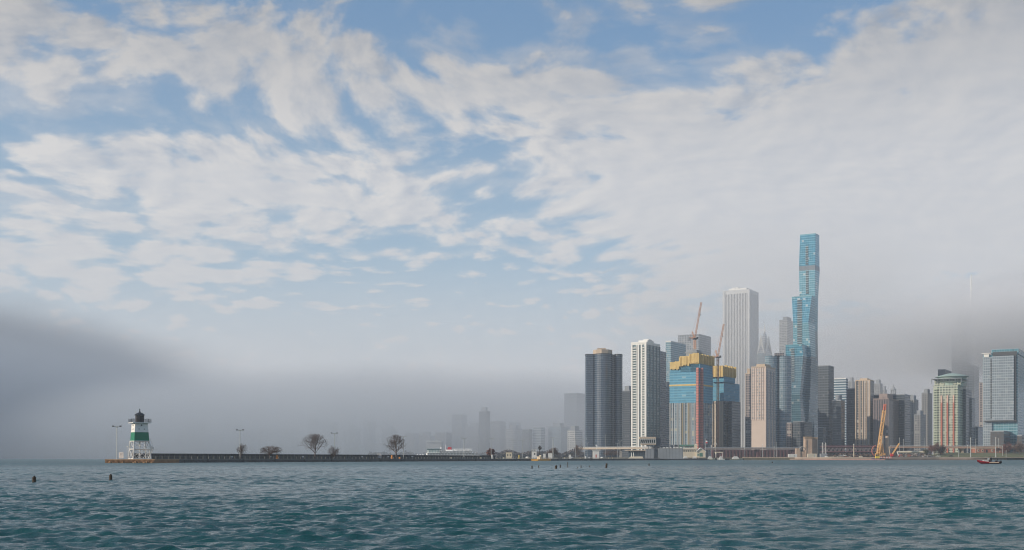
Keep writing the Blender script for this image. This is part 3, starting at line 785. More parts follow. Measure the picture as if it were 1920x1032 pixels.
def banded_tower():
    d = 1560
    p = foot(1750, 1796, 1811, d); z1 = zrow(722, d)
    t = thing('banded_tower', 'green and cream banded tower with three red stripes and curved roof canopies', 'tower', cen(p))
    b = MB(); b.prism(p, GZ - .5, z1); b.build('facade', M_['green'], t)
    b = MB(); strips(b, p, 'E', [.17, .42, .66], 1.9, GZ, zrow(755, d), .7); b.build('red_stripes', plain('red_brick', (.45, .14, .09), .8), t)
    b = MB(); strips(b, p, 'E', [.17, .42, .66], 1.9, zrow(755, d) + .01, zrow(741, d), .7); b.build('pink_stripes', plain('pink_stone', (.62, .42, .33), .8), t)
    pg = plain('pale_green', (.46, .52, .40), .7)
    for f_, w_, o_ in ((.9, 5.0, 1.2), (.04, 3.2, .9)):
        b = MB(); z = GZ + 7
        while z < z1 - 3: strips(b, p, 'E', [f_], w_, z, z + 1.3, o_); z += 3.3
        b.build('balcony_stack', pg, t)
    b = MB(); b.prism(foot(1752, 1801, 1813, d + 6), z1 + .02, zrow(710, d)); b.build('upper_storeys', M_['green'], t)
    b = MB(); c0 = cen(foot(1766, 1790, 1800, d + 4))
    b.lathe((c0[0], c0[1], zrow(724, d)), [(15, 0), (15, 5), (17.5, 5.6), (17.5, 6.2), (4, 8)], 24)
    c1 = cen(foot(1764, 1798, 1806, d + 16))
    b.lathe((c1[0], c1[1], zrow(710, d)), [(18, 0), (18, 3.4), (21.5, 4.2), (21.5, 4.8), (5, 9)], 28); b.build('curved_canopies', plain('verdigris', (.32, .42, .37), .6), t)
    b = MB(); q = foot(1747, 1803, 1815, d - 2); b.prism(grow(q, 1.02), zrow(710, d) + .02, zrow(710, d) + .8)
    for i in range(6):
        a = Vector(q[0] + (0,)).lerp(Vector(q[1] + (0,)), i / 5); b.beam((a.x, a.y, zrow(718, d)), (a.x - .8, a.y - 1.6, zrow(709, d)), .5)
    b.build('roof_ledge', greym, t)
    b = MB(); b.prism(foot(1806, 1811, 1822, d + 30), GZ - .5, zrow(727, d)); b.build('rear_wing', M_['dark2'], t)
banded_tower()
def spire_tower():
    d = 2590
    t = thing('glass_skyscraper', 'silver glass skyscraper whose top and spire vanish into grey fog', 'skyscraper', at(1815, d, GZ))
    b = MB(); b.prism(foot(1803, 1826, 1841, d), GZ - .5, zrow(685, d)); b.build('lower_stage', M_['trump'], t)
    b = MB(); b.prism(foot(1784, 1812, 1828, d + 22), GZ - .5, zrow(604, d)); b.build('upper_stage', M_['trump'], t)
    b = MB(); b.prism(foot(1794, 1812, 1823, d + 25), zrow(604, d), zrow(585, d)); b.build('crown', M_['trump'], t)
    c = cen(foot(1802, 1814, 1822, d + 30)); q = at(1821, d + 30)
    b = MB(); b.bar((q.x, q.y, zrow(585, d)), (q.x, q.y, zrow(545, d)), 2.6, 8, 1.6); b.bar((q.x, q.y, zrow(545, d)), (q.x, q.y, zrow(511, d)), 1.6, 8, .9); b.build('spire', whitem, t)
    b = MB(); strips(b, foot(1803, 1826, 1841, d), 'E', [.03, .5, .97], 1.6, GZ, zrow(685, d), .6); strips(b, foot(1784, 1812, 1828, d + 22), 'E', [.1, .5, .9], 1.4, zrow(685, d), zrow(604, d), .6); b.build('fins', greym, t)
spire_tower()
tower('apartment_tower', 'grey tower with ledges close right of the banded tower', 'tower', 1811, 1822, 1828, 748, 1620, facade('grey_ledges', (.07, .08, .09), (.25, .26, .27), 3, 3.3, .3, .4, .4, .1), pent=False)
tower('apartment_tower', 'slim brown balcony tower left of the silver glass hotel', 'tower', 1836, 1844, 1852, 718, 1760, 'brown', pent=False)
tower('office_block', 'low grey block with a round emblem between the grey ledge tower and the hotel', 'office block', 1824, 1834, 1846, 802, 1640, 'greybox', pent=False)

def hotel():
    d = 1490
    p = foot(1843, 1908, 1935, d); z1 = zrow(655, d)
    t = thing('glass_hotel', 'wide silver and teal glass hotel with a framed front at the right end', 'hotel', cen(p))
    b = MB(); b.prism(p, GZ - .5, z1 - 6); b.build('facade', M_['hotelblue'], t)
    o = Vector((-.5, -.866, 0)); a = Vector(p[1] + (0,)); rz = math.atan2(EU.y, EU.x)
    def panel(b, x0, x1, r0, r1, dep, mi=0):
        q0 = hit(a, EU, x0); q1 = hit(a, EU, x1)
        c = (q0 + q1) / 2 + o * dep / 2
        b.box((c.x, c.y, (zrow(r0, d) + zrow(r1, d)) / 2), ((q1 - q0).length, dep, abs(zrow(r0, d) - zrow(r1, d))), rz, mi)
    b = MB(); panel(b, 1861, 1902, 667, 788, 5.0); b.build('projecting_bay', M_['hotel'], t)
    b = MB(); panel(b, 1844, 1860.3, 668, 837, 2.2); b.build('left_bay', M_['hotel'], t)
    b = MB(); y = 673
    b2 = MB()
    while y < 784:
        panel(b2, 1857.8, 1860.8, y, y + 1.6, 3.4); y += 3.3
    b2.build('balcony_slots', darkm, t)
    b = MB(); panel(b, 1862, 1907, 659, 666, 3.2); panel(b, 1902.2, 1905.8, 666.2, 792, 3.0); panel(b, 1846, 1907, 788.4, 790.5, 5.6); b.build('dark_frame', darkm, t)
    b = MB(); b.prism(grow(foot(1859, 1910, 1935, d + 2), 1.0), z1 - 5.98, z1 + 1); b.build('top_storey', M_['hotelblue'], t)
    b = MB(); q0 = hit(a, EU, 1850); b.box((q0.x, q0.y, zrow(661, d)), (11, 8, .8), rz); b.box((q0.x, q0.y, zrow(664.5, d)), (6, 5, 4), rz); b.build('canopy', whitem, t)
hotel()
tower('brick_block', 'low dark brick block with pale window blinds in front of the glass hotel', 'office block', 1857, 1882, 1908, 810, 1445, 'brick', pent=False)
tower('brick_block', 'dark brick wing cut by the right edge of the picture', 'office block', 1907, 1916, 1935, 818, 1450, 'brick', pent=False)

# ---- towers in the mist across the middle
mist = [
 ('slab_tower', 'tall misty slab just left of the dark rounded tower, its top lost in fog', 1058, 1082, 1100, 738, 2650, 'dark2'),
 ('stone_block', 'pale misty block with a grid of windows left of the dark rounded tower', 1064, 1078, 1092, 808, 2200, 'ghostwhite'),
 ('office_block', 'broad misty office block behind the yellow-lit lamp post', 1028, 1052, 1066, 801, 2400, 'paleblue'),
 ('office_block', 'misty block ruled with white stripes behind the white lock booth', 999, 1014, 1022, 803, 2400, 'stripes'),
 ('office_block', 'small dark misty block with a pale base left of the white-striped block', 979, 992, 998, 806, 2400, 'dark2'),
 ('stone_block', 'wide pale misty block of thin ledges above the tan shed', 948, 970, 979, 805, 2500, 'ghostwhite'),
 ('office_block', 'misty flat-topped block rising behind the wide pale block of ledges', 954, 968, 977, 793, 2750, 'dark2'),
 ('stone_tower', 'misty stone tower with stepped roof right of the ferry funnel', 911, 938, 949, 791, 2600, 'ghost'),
 ('slab_tower', 'dark misty tower fading upward behind the stepped stone tower', 898, 912, 919, 772, 2850, 'dark'),
 ('stone_block', 'misty square block right of the ferry stern lamp post', 872, 896, 911, 800, 2700, 'ghost'),
 ('slab_tower', 'dark misty tower fading upward above the ferry', 847, 866, 876, 778, 2750, 'dark2'),
 ('office_block', 'low misty block left of the dark tower above the ferry', 815, 836, 847, 812, 2900, 'ghost'),
 ('office_block', 'low misty block above the ferry bow', 786, 806, 815, 818, 3000, 'ghost'),
 ('office_block', 'misty block right of the last bare round tree', 760, 776, 785, 813, 3100, 'ghost'),
 ('stone_block', 'faint block behind the last bare round tree', 716, 735, 744, 806, 3200, 'ghost'),
 ('stone_tower', 'faint tower left of the last bare round tree', 682, 696, 704, 792, 3300, 'dark2'),
 ('stone_block', 'faint block right of the third pier lamp post', 645, 664, 676, 804, 3300, 'ghost'),
 ('stone_tower', 'faint broad tower behind the third pier lamp post', 603, 624, 634, 792, 3350, 'dark2'),
 ('stone_tower', 'faint tower behind the wide spreading bare tree', 577, 592, 601, 786, 3400, 'dark2'),
 ('stone_block', 'faint block left of the wide spreading bare tree', 524, 548, 560, 803, 3450, 'ghost'),
 ('chimney_tower', 'faint thin pale tower above the flat-topped tree', 483, 488, 492, 806, 3450, 'ghostwhite'),
 ('stone_block', 'faint block right of the second pier lamp post', 456, 470, 480, 812, 3500, 'ghost'),
 ('stone_tower', 'faint tower left of the second pier lamp post', 436, 447, 453, 802, 3500, 'dark2'),
 ('stone_block', 'faint pale block halfway between lighthouse and flat-topped tree', 407, 416, 420, 814, 3500, 'ghostwhite'),
 ('slab_tower', 'faint broad slab, tallest of the shapes right of the lighthouse', 352, 376, 386, 790, 3550, 'dark2'),
 ('stone_tower', 'faint narrow tower left of the tallest slab right of the lighthouse', 330, 343, 350, 801, 3550, 'dark2'),
 ('stone_block', 'faint block nearest the lighthouse on its right', 296, 312, 320, 813, 3600, 'ghost'),
 ('stone_tower', 'faint tower nearest the lighthouse on its left, behind its lamp post', 196, 210, 216, 816, 3600, 'ghost'),
 ('stone_tower', 'faint pale tower left of the lamp post beside the lighthouse', 172, 181, 186, 808, 3600, 'dark2'),
 ('stone_block', 'faint block, second from the left end of the foggy shore', 150, 160, 165, 817, 3650, 'ghost'),
 ('stone_block', 'faint low block at the left end of the foggy shore', 131, 142, 148, 825, 3650, 'ghost')]
for n_, lb, l, c, r, tp, dd, mt in mist:
    if 2200 <= dd < 2800: dd += 400
    tower(n_, lb, 'building', l, c, r, tp, dd, mt, group='buildings fading into the fog', pent=rng.random() < .4)
def hall(label, px0, px1, r0, r1, d, cat='hall'):
    c = at((px0 + px1) / 2, d, GZ); wd = (px1 - px0) / F * d
    t = thing('exhibition_hall', label, cat, c, 'long low halls across the water')
    b = MB(); b.box((c.x, c.y + 30, (zrow(r1, d) + GZ) / 2), (wd, 60, zrow(r1, d) - GZ)); b.build('walls', greym, t)
    b = MB(); b.box((c.x, c.y + 28, (zrow(r0, d) + zrow(r1, d)) / 2 + .05), (wd * 1.04, 68, zrow(r0, d) - zrow(r1, d))); b.build('roof', whitem, t)
    b = MB()
    for k in range(18): b.box((c.x - wd / 2 + wd * (k + .5) / 18, c.y - 1.5, (zrow(r1, d) + GZ) / 2), (1.6, 2.0, zrow(r1, d) - GZ - .1))
    b.build('columns', whitem, t)
hall('long white-roofed hall in the fog at the left edge', -40, 62, 834, 837, 3700)
hall('lower grey hall in the fog right of the left-edge hall', 58, 118, 838, 840, 3650)
hall('white-roofed colonnaded hall in the mist above the ferry bow', 800, 828, 827, 829.5, 2700)

# ------------------------------------------------------------------ the long guide wall running away from the lighthouse
PA, PB = Vector((-146, 430, 0)), Vector((190, 1240.6, 0))
PD = (PB - PA).normalized(); PN = Vector((PD.y, -PD.x, 0))       # along, and towards the camera side
PRZ = math.atan2(PD.y, PD.x)
def on_wall(px, back=0.0, z=0.0):
    """point on the wall line (moved back from its water face) seen in column px"""
    a = PA - PN * back; k = (px - 960) / F
    t = (k * a.y - a.x) / (PD.x - k * PD.y)
    p = a + PD * t; return Vector((p.x, p.y, z))
def wrow(row, p): return H + (HZ - row) / F * p.y
DECK = 1.45
ribm = facade('weathered_wall', (.05, .05, .05), (.075, .072, .07), 3.2, 9, .06, .0, .35, .0, grough=.85, frough=.9, tilt=0, spec=.2)
rust = plain('rusty_timber', (.30, .17, .09), .9, var=.6, scale=.35, bump=.4)
conc2 = plain('dark_wet_concrete', (.10, .095, .09), .85, var=.5, scale=.25, bump=.3)
lightc = plain('pale_deck', (.42, .39, .34), .85, var=.3, scale=.3)
galv = plain('galvanised_steel', (.50, .52, .50), .45, .3, var=.12)
blackm = plain('black_paint', (.018, .018, .02), .4)
cream = plain('cream_paint', (.66, .58, .44), .65, var=.2, scale=.5)
orangem = plain('orange_paint', (.75, .28, .05), .55)
glassd = plain('dark_window_glass', (.03, .045, .05), .08, spec=1.0)

def quad(p0, p1, back0, back1):
    return [tuple((p0 - PN * back0)[:2]), tuple((p1 - PN * back0)[:2]), tuple((p1 - PN * back1)[:2]), tuple((p0 - PN * back1)[:2])]
a0 = on_wall(286)
t = thing('guide_wall', 'long low dark concrete wall running from the lighthouse to the lock', 'pier wall', a0, None)
b = MB(); b.prism(quad(a0, PB, 0, 7), -2.5, DECK); b.build('wall_face', conc2, t)
b = MB(); b.prism(quad(a0, PB, -.08, .9), DECK - .35, DECK + .12); b.build('coping', plain('coping_grey', (.17, .165, .155), .85, var=.4, scale=.3), t)
b = MB(); L = (PB - a0).length; s_ = 2.0
while s_ < L:
    c = a0 + PD * s_; b.box((c.x, c.y, DECK + .55), (.14, .14, .85), PRZ); s_ += 3.6
b.beam(a0 - PN * .4 + Vector((0, 0, DECK + .95)), PB - PN * .4 + Vector((0, 0, DECK + .95)), .05)
b.build('railing', plain('railing_grey', (.24, .24, .21), .6), t)
b = MB(); s_ = 10
while s_ < L:
    c = a0 + PD * s_ + PN * .12; b.box((c.x, c.y, .2), (.35, .22, 2.3), PRZ); s_ += 24
b.build('fenders', blackm, t)
b = MB(); rr = random.Random(12)
for k in range(420):
    c = a0 + PD * (L * rr.random() ** 1.5) + PN * rr.uniform(.1, .9); q = rr.uniform(.25, .8)
    b.M = Matrix.Translation((c.x, c.y, rr.uniform(-.1, .22))) @ Matrix.Rotation(rr.random() * 3, 4, 'Z') @ Matrix.Rotation(rr.random(), 4, 'X')
    b.box((0, 0, 0), (q * 1.5, q, q * .8))
b.M = None
b.build('stone_toe', conc2, t)
t = thing('sheet_pile_wall', 'taller dark ribbed wall standing behind the long low concrete wall', 'pier wall', a0 - PN * 7)
W2 = on_wall(948)
b = MB(); b.prism(quad(a0 - PD * 2, W2, 7.2, 8.2), DECK - 2, 3.2); b.build('wall_face', conc2, t)
b = MB(); b.prism(quad(a0 - PD * 2, W2, 6.9, 8.5), 3.2, 3.62); b.build('cap_beam', plain('cap_beam', (.075, .08, .085), .8, var=.3), t)
b = MB(); s_ = 0.0; L2 = (W2 - a0).length
while s_ < L2:
    c = a0 + PD * s_ - PN * 7.05; b.box((c.x, c.y, (DECK + 3.2) / 2), (.22, .22, 3.2 - DECK), PRZ); s_ += 3.1
b.build('ribs', plain('olive_ribs', (.19, .19, .15), .8), t)

# lighthouse crib
c0, c1 = at(197, 429), at(290, 429)
t = thing('stone_crib', 'rust-stained crib platform carrying the lighthouse at the end of the wall', 'platform', (c0 + c1) / 2)
c0, c1 = at(197, 429), at(290, 429); CX = Vector((1, 0, 0))
poly = [tuple(c0[:2]), tuple(c1[:2]), (c1.x + 1, c1.y + 28), (c0.x, c1.y + 16)]
b = MB(); b.prism(poly, -2.5, DECK - .5); b.build('timber_face', rust, t)
b = MB(); b.prism(grow(poly, 1.01), DECK - .49, DECK - .05); b.build('deck', plain('rusty_deck', (.38, .25, .15), .9, var=.5, scale=.5), t)
b = MB(); rr = random.Random(8)
for k in range(46):
    c = c0 + CX * rr.uniform(.3, (c1 - c0).length) - Vector((0, rr.uniform(0, .4), 0)); s_ = rr.uniform(.3, .8)
    b.box((c.x, c.y, rr.uniform(-.1, .35)), (s_, s_ * .8, s_), rr.random() * 3)
for k in range(40):
    c = c0 + CX * (k + .5) * (c1 - c0).length / 40; b.box((c.x, c.y - .08, .35), (.22, .3, 1.6))
b.build('riprap_and_piles', rust, t)

# lighthouse
def lighthouse():
    cx = 262.0
    C0 = at(cx, 437.5, DECK); d = C0.y; x0, y0 = C0.x, C0.y
    u = d / F
    t = thing('lighthouse', 'white and green lighthouse on open white legs with a black lantern', 'lighthouse', (x0, y0, DECK))
    ang = R(33)       # the front corner sits left of the middle
    def sq(w_, k=0):
        return [(x0 + w_ * .7071 * math.cos(ang + math.pi * (i * .5 - .75) ), y0 + w_ * .7071 * math.sin(ang + math.pi * (i * .5 - .75))) for i in range(4)]
    # rows to heights
    zB, zL, zG, zW, zD = DECK, wrow(827, C0), wrow(811, C0), wrow(794, C0), wrow(792.5, C0)
    wB, wL, wG, wW = 6.35, 5.35, 4.85, 4.55
    def lerp_sq(z):
        f = (z - zB) / (zW - zB); return sq(wB + (wW - wB) * f)
    b = MB(); b.prism(lerp_sq(zL), zL, zG, top=lerp_sq(zG)); b.build('green_band', painted('green_paint', (.012, .19, .10), (.06, .10, .06)), t)
    b = MB(); b.prism(lerp_sq(zG), zG + .01, zW, top=lerp_sq(zW)); wb = b.build('white_room', painted('lighthouse_white', (.84, .82, .77)), t)
    b = MB()
    q = lerp_sq((zG + zW) / 2)
    for i, fs in ((0, (.3, .7)), (3, (.3, .7))):
        A = Vector(q[i] + (0,)); B = Vector(q[(i + 1) % 4] + (0,)); n = Vector(((B - A).y, -(B - A).x, 0)).normalized()
        for f in fs:
            c = A.lerp(B, f) + n * .06
            b.box((c.x, c.y, (zG + zW) / 2 - .5), (.28, .2, .3), math.atan2((B - A).y, (B - A).x))
        c = A.lerp(B, .5) + n * .0; b.bar((c.x, c.y, zW - .75), tuple(c + n * .14 + Vector((0, 0, zW - .75))), .24, 10)
    b.build('portholes', blackm, t)
    # legs and bracing
    zm = (zB + zL) / 2 + .25
    P0, Pm, P1 = lerp_sq(zB), lerp_sq(zm), lerp_sq(zL)
    def V(p, z): return Vector((p[0], p[1], z))
    for i in range(4):
        b = MB(); b.beam(V(P0[i], zB - .1), V(P1[i], zL), .36); b.build('leg', whitem, t)
    b = MB()
    for i in range(4):
        j = (i + 1) % 4
        b.beam(V(P0[i], zB + .1), V(P0[j], zB + .1), .30); b.beam(V(Pm[i], zm), V(Pm[j], zm), .32); b.beam(V(P1[i], zL - .15), V(P1[j], zL - .15), .26)
    b.build('girts', whitem, t)
    b = MB()
    for i in range(4):
        j = (i + 1) % 4
        b.beam(V(P0[i], zB), V(Pm[j], zm), .12); b.beam(V(P0[j], zB), V(Pm[i], zm), .12)
        b.beam(V(Pm[i], zm), V(P1[j], zL), .12); b.beam(V(Pm[j], zm), V(P1[i], zL), .12)
        b.beam((V(P0[i], zB) + V(P0[j], zB)) / 2, V(Pm[i], zm), .1); b.beam((V(P0[i], zB) + V(P0[j], zB)) / 2, V(Pm[j], zm), .1)
    b.bar((x0, y0, zB), (x0, y0, zL), .28, 8)
    b.build('cross_braces', plain('shaded_white_steel', (.68, .69, .68), .5), t)
    # gallery
    b = MB(); b.prism(sq(6.6), zW + .01, zW + .28); b.build('gallery_deck', whitem, t)
    b = MB(); g = sq(6.5)
    for i in range(4):
        j = (i + 1) % 4
        for zz in (.45, .85, 1.25): b.beam(V(g[i], zW + .28 + zz), V(g[j], zW + .28 + zz), .055)
        for k in range(6):
            c = V(g[i], zW + .28).lerp(V(g[j], zW + .28), k / 6); b.beam(c, c + Vector((0, 0, 1.3)), .07)
    b.build('gallery_railing', blackm, t)
    zl = zW + .28; z2 = wrow(782.5, C0); z3 = wrow(780, C0); z4 = wrow(773.5, C0)
    b = MB(); b.lathe((x0, y0, 0), [(1.62, zl + .01), (1.62, z2 + .35), (1.75, z2 + .4), (1.55, z2 + .5)], 10); ln = b.build('lantern', blackm, t)
    b = MB(); b.lathe((x0, y0, 0), [(1.42, z2 + .5), (1.42, z3 + 0.25)], 10); b.build('lantern_glass', plain('lantern_glass', (.30, .32, .32), .08, spec=1), ln)
    b = MB()
    for k in range(10):
        a = 2 * math.pi * k / 10; b.beam((x0 + 1.47 * math.cos(a), y0 + 1.47 * math.sin(a), z2 + .4), (x0 + 1.47 * math.cos(a), y0 + 1.47 * math.sin(a), z3 + .3), .12)
    b.build('lantern_bars', blackm, ln)
    b = MB(); b.lathe((x0, y0, 0), [(1.95, z3 + .2), (1.95, z3 + .32), (1.1, z3 + .95), (.32, z4), (.32, z4 + .25), (.17, z4 + .4), (.17, z4 + 1.15), (.28, z4 + 1.2), (.0, z4 + 1.35)], 12); b.build('lantern_roof', blackm, ln)
    b = MB(); b.bar((x0 - 1.4, y0, z3 + .2), (x0 - 1.4, y0, z3 + 1.3), .05, 5); b.box((x0 - 1.4, y0, z3 + 1.4), (.35, .2, .3)); b.build('weather_sensor', whitem, t)
    # stair at the right
    b = MB(); hh = Vector((1, .25, 0)).normalized()
    A = Vector((x0, y0, 0)) + hh * 4.9
    for k, (x_, z_) in enumerate(((2.9, zL), (4.3, zm + .9), (3.6, zm), (4.6, zm - .4), (3.0, zB))):
        if k: b.beam(prev, Vector((x0, y0 - .5, 0)) + hh * x_ + Vector((0, 0, z_)), .22); b.beam(prev + Vector((.3, 1, .9)), Vector((x0 + .3, y0 + .5, .9)) + hh * x_ + Vector((0, 0, z_)), .08)
        prev = Vector((x0, y0 - .5, 0)) + hh * x_ + Vector((0, 0, z_))
    b.box((x0 + 4.0, y0 + .4, zm), (1.6, 1.4, .25)); b.box((x0 + 4.6, y0 + .4, zm + .5), (.7, .7, .8))
    b.bar((x0 + 4.2, y0 + .4, zm + .05), (x0 + 6.6, y0 + .4, zm + .0), .06, 5)
    b.build('stair', whitem, t)
    b = MB(); b.bar((x0 - 4.6, y0, zm + .9), (x0 - 4.6, y0, zB), .06, 5); b.box((x0 - 4.6, y0, zm + 1.0), (.35, .3, .4)); b.build('fog_signal', whitem, t)
lighthouse()

# sign board on the crib
def board(label, px, r0, r1, wpx, mats, grp=None, back=1.0, marks=True, legs=True, name='sign_board'):
    c = at(px, 435) if px < 290 else on_wall(px, back); u = c.y / F
    z0, z1 = wrow(r1, c), wrow(r0, c)
    t = thing(name, label, 'sign', (c.x, c.y, z0 if not legs else DECK), grp)
    b = MB(); b.box((c.x, c.y, (z0 + z1) / 2), (wpx * u, .12, z1 - z0)); b.build('panel', mats, t)
    if marks:
        b = MB(); n = 4
        for k in range(n):
            z = z1 - (z1 - z0) * (k + 1) / (n + 1)
            b.box((c.x, c.y - .075, z), (wpx * u * (.6 if k % 2 else .7), .02, (z1 - z0) * .07))
        b.build('faded_lines', plain('faded_lettering', (.35, .33, .33), .7), t)
    if legs:
        b = MB(); b.box((c.x - wpx * u * .35, c.y + .1, (DECK - .1 + z0) / 2), (.1, .1, z0 - DECK + .1)); b.box((c.x + wpx * u * .35, c.y + .1, (DECK - .1 + z0) / 2), (.1, .1, z0 - DECK + .1)); b.build('posts', galv, t)
board('tall white notice board between the lamp post and the lighthouse', 227.3, 848.3, 859.5, 8.4, plain('sun_white', (.78, .72, .66), .6), None, 4)
b = None
c = on_wall(711, 6.6); t = thing('sign_board', 'square grey board on the wall left of the last round bare tree', 'sign', (c.x, c.y, DECK))
b = MB(); b.box((c.x, c.y, (wrow(850.8, c) + wrow(859, c)) / 2), (8 * c.y / F, .15, wrow(850.8, c) - wrow(859, c))); b.build('panel', plain('grey_sign', (.45, .45, .45), .7), t)
b = MB(); zc = (wrow(850.8, c) + wrow(859, c)) / 2
for s1 in (-1, 1): b.box((c.x + s1 * .62, c.y - .09, zc), (.12, .03, 1.15)); b.box((c.x, c.y - .09, zc + s1 * .52), (1.1, .03, .12))
b.build('square_mark', plain('mark_grey', (.22, .22, .23), .7), t)
small = [('small white plate on the dark wall left of the second lamp post', 434.5, 5.0), ('small white plate under the flat-topped tree', 506.5, 5.0), ('small white plate midway between the flat-topped and spreading trees', 568, 4.0),
         ('small white plate at the foot of the third lamp post', 626, 4.6), ('small white plate left of the square grey board', 679, 3.6), ('small white plate left of the last round tree trunk', 728, 3.4), ('small white plate right of the last round bare tree', 773, 3.2)]
for lb, px, wp in small:
    c = on_wall(px, 6.7); o = MB(); zc = wrow(856.6, c)
    o.box((c.x, c.y, zc), (wp * c.y / F, .1, 2.4 * c.y / F)); o.box((c.x, c.y + .08, zc - .3), (.1, .08, 1.2))
    tag(o.build('wall_plate', whitem, org=(c.x, c.y, zc)), lb, 'plate', 'white plates along the dark wall')

# lamp posts: pole, crossarm, four heads
def lamp_post(px, toprow, label, style='quad', back=5.0, d=None, base=None, heads=4, thick=.13):
    c = (at(px, 437, DECK) if px < 290 else on_wall(px, back, DECK)) if d is None else at(px, d, GZ if base is None else base)
    z1 = wrow(toprow, c)
    t = thing('lamp_post', label, 'lamp post', c, 'tall lamp posts along the wall and the shore')
    b = MB(); b.bar((c.x, c.y, c.z - .2), (c.x, c.y, z1 - .5), thick * 1.25, 7, thick); b.build('pole', galv, t)
    if heads:
        b = MB(); b.beam((c.x - 1.1, c.y, z1 - .2), (c.x + 1.1, c.y, z1 - .2), .12) ; b.beam((c.x, c.y - .9, z1 - .35), (c.x, c.y + .9, z1 - .35), .12)
        b.beam((c.x, c.y, z1 - .6), (c.x - 1.1, c.y, z1 - .15), .1); b.beam((c.x, c.y, z1 - .6), (c.x + 1.1, c.y, z1 - .15), .1); b.build('crossarm', galv, t)
        for k in range(min(heads, 2)):
            b = MB(); sx = (-1, 1)[k]
            b.box((c.x + sx * 1.35, c.y, z1 - .05), (.75, .5, .34), 0); b.box((c.x + sx * 1.35, c.y, z1 - .25), (.5, .36, .1)); b.build('lamp_head', blackm if style == 'dark' else galv, t)
    return t
lamp_post(219, 799, 'tall lamp post standing on the crib left of the lighthouse', 'dark', 5)
lamp_post(450, 806, 'tall lamp post rising out of the first small bare tree', 'dark', 5)
lamp_post(627, 812, 'tall lamp post rising out of the small bare tree right of the spreading tree', 'dark', 5)
lamp_post(756.5, 818, 'tall lamp post at the right side of the last round bare tree', 'quad', 5)
lamp_post(870, 821.5, 'tall lamp post in front of the ferry stern', 'quad', 5, thick=.17)
lamp_post(921, 822, 'tall lamp post in front of the red-brown round tree', back=12)
lamp_post(962, 825, 'tall lamp post right of the tan shed', back=14)
lamp_post(979.5, 825.5, 'single-headed lamp post midway between the tan shed and the white booth', back=9)
lamp_post(1037, 820.5, 'thick yellowish lamp post right of the tall white cabinet', back=4, thick=.26)
lamp_post(1079, 824, 'thin lamp post left of the pair before the second booth', back=10)
lamp_post(1096, 823, 'lamp post left of the white control booth with a flared top', back=4)
lamp_post(1101, 830.5, 'short distant lamp post close behind the one left of the flared booth', back=60)
lamp_post(1157.5, 831, 'shorter of the two lamp posts left of the glass-fronted control room', back=10)
lamp_post(1162.5, 826.5, 'taller of the two lamp posts left of the glass-fronted control room', back=3)
lamp_post(1135, 814, 'thin bare mast between the flared booth and the twin lamp posts', back=12, heads=0, thick=.1)

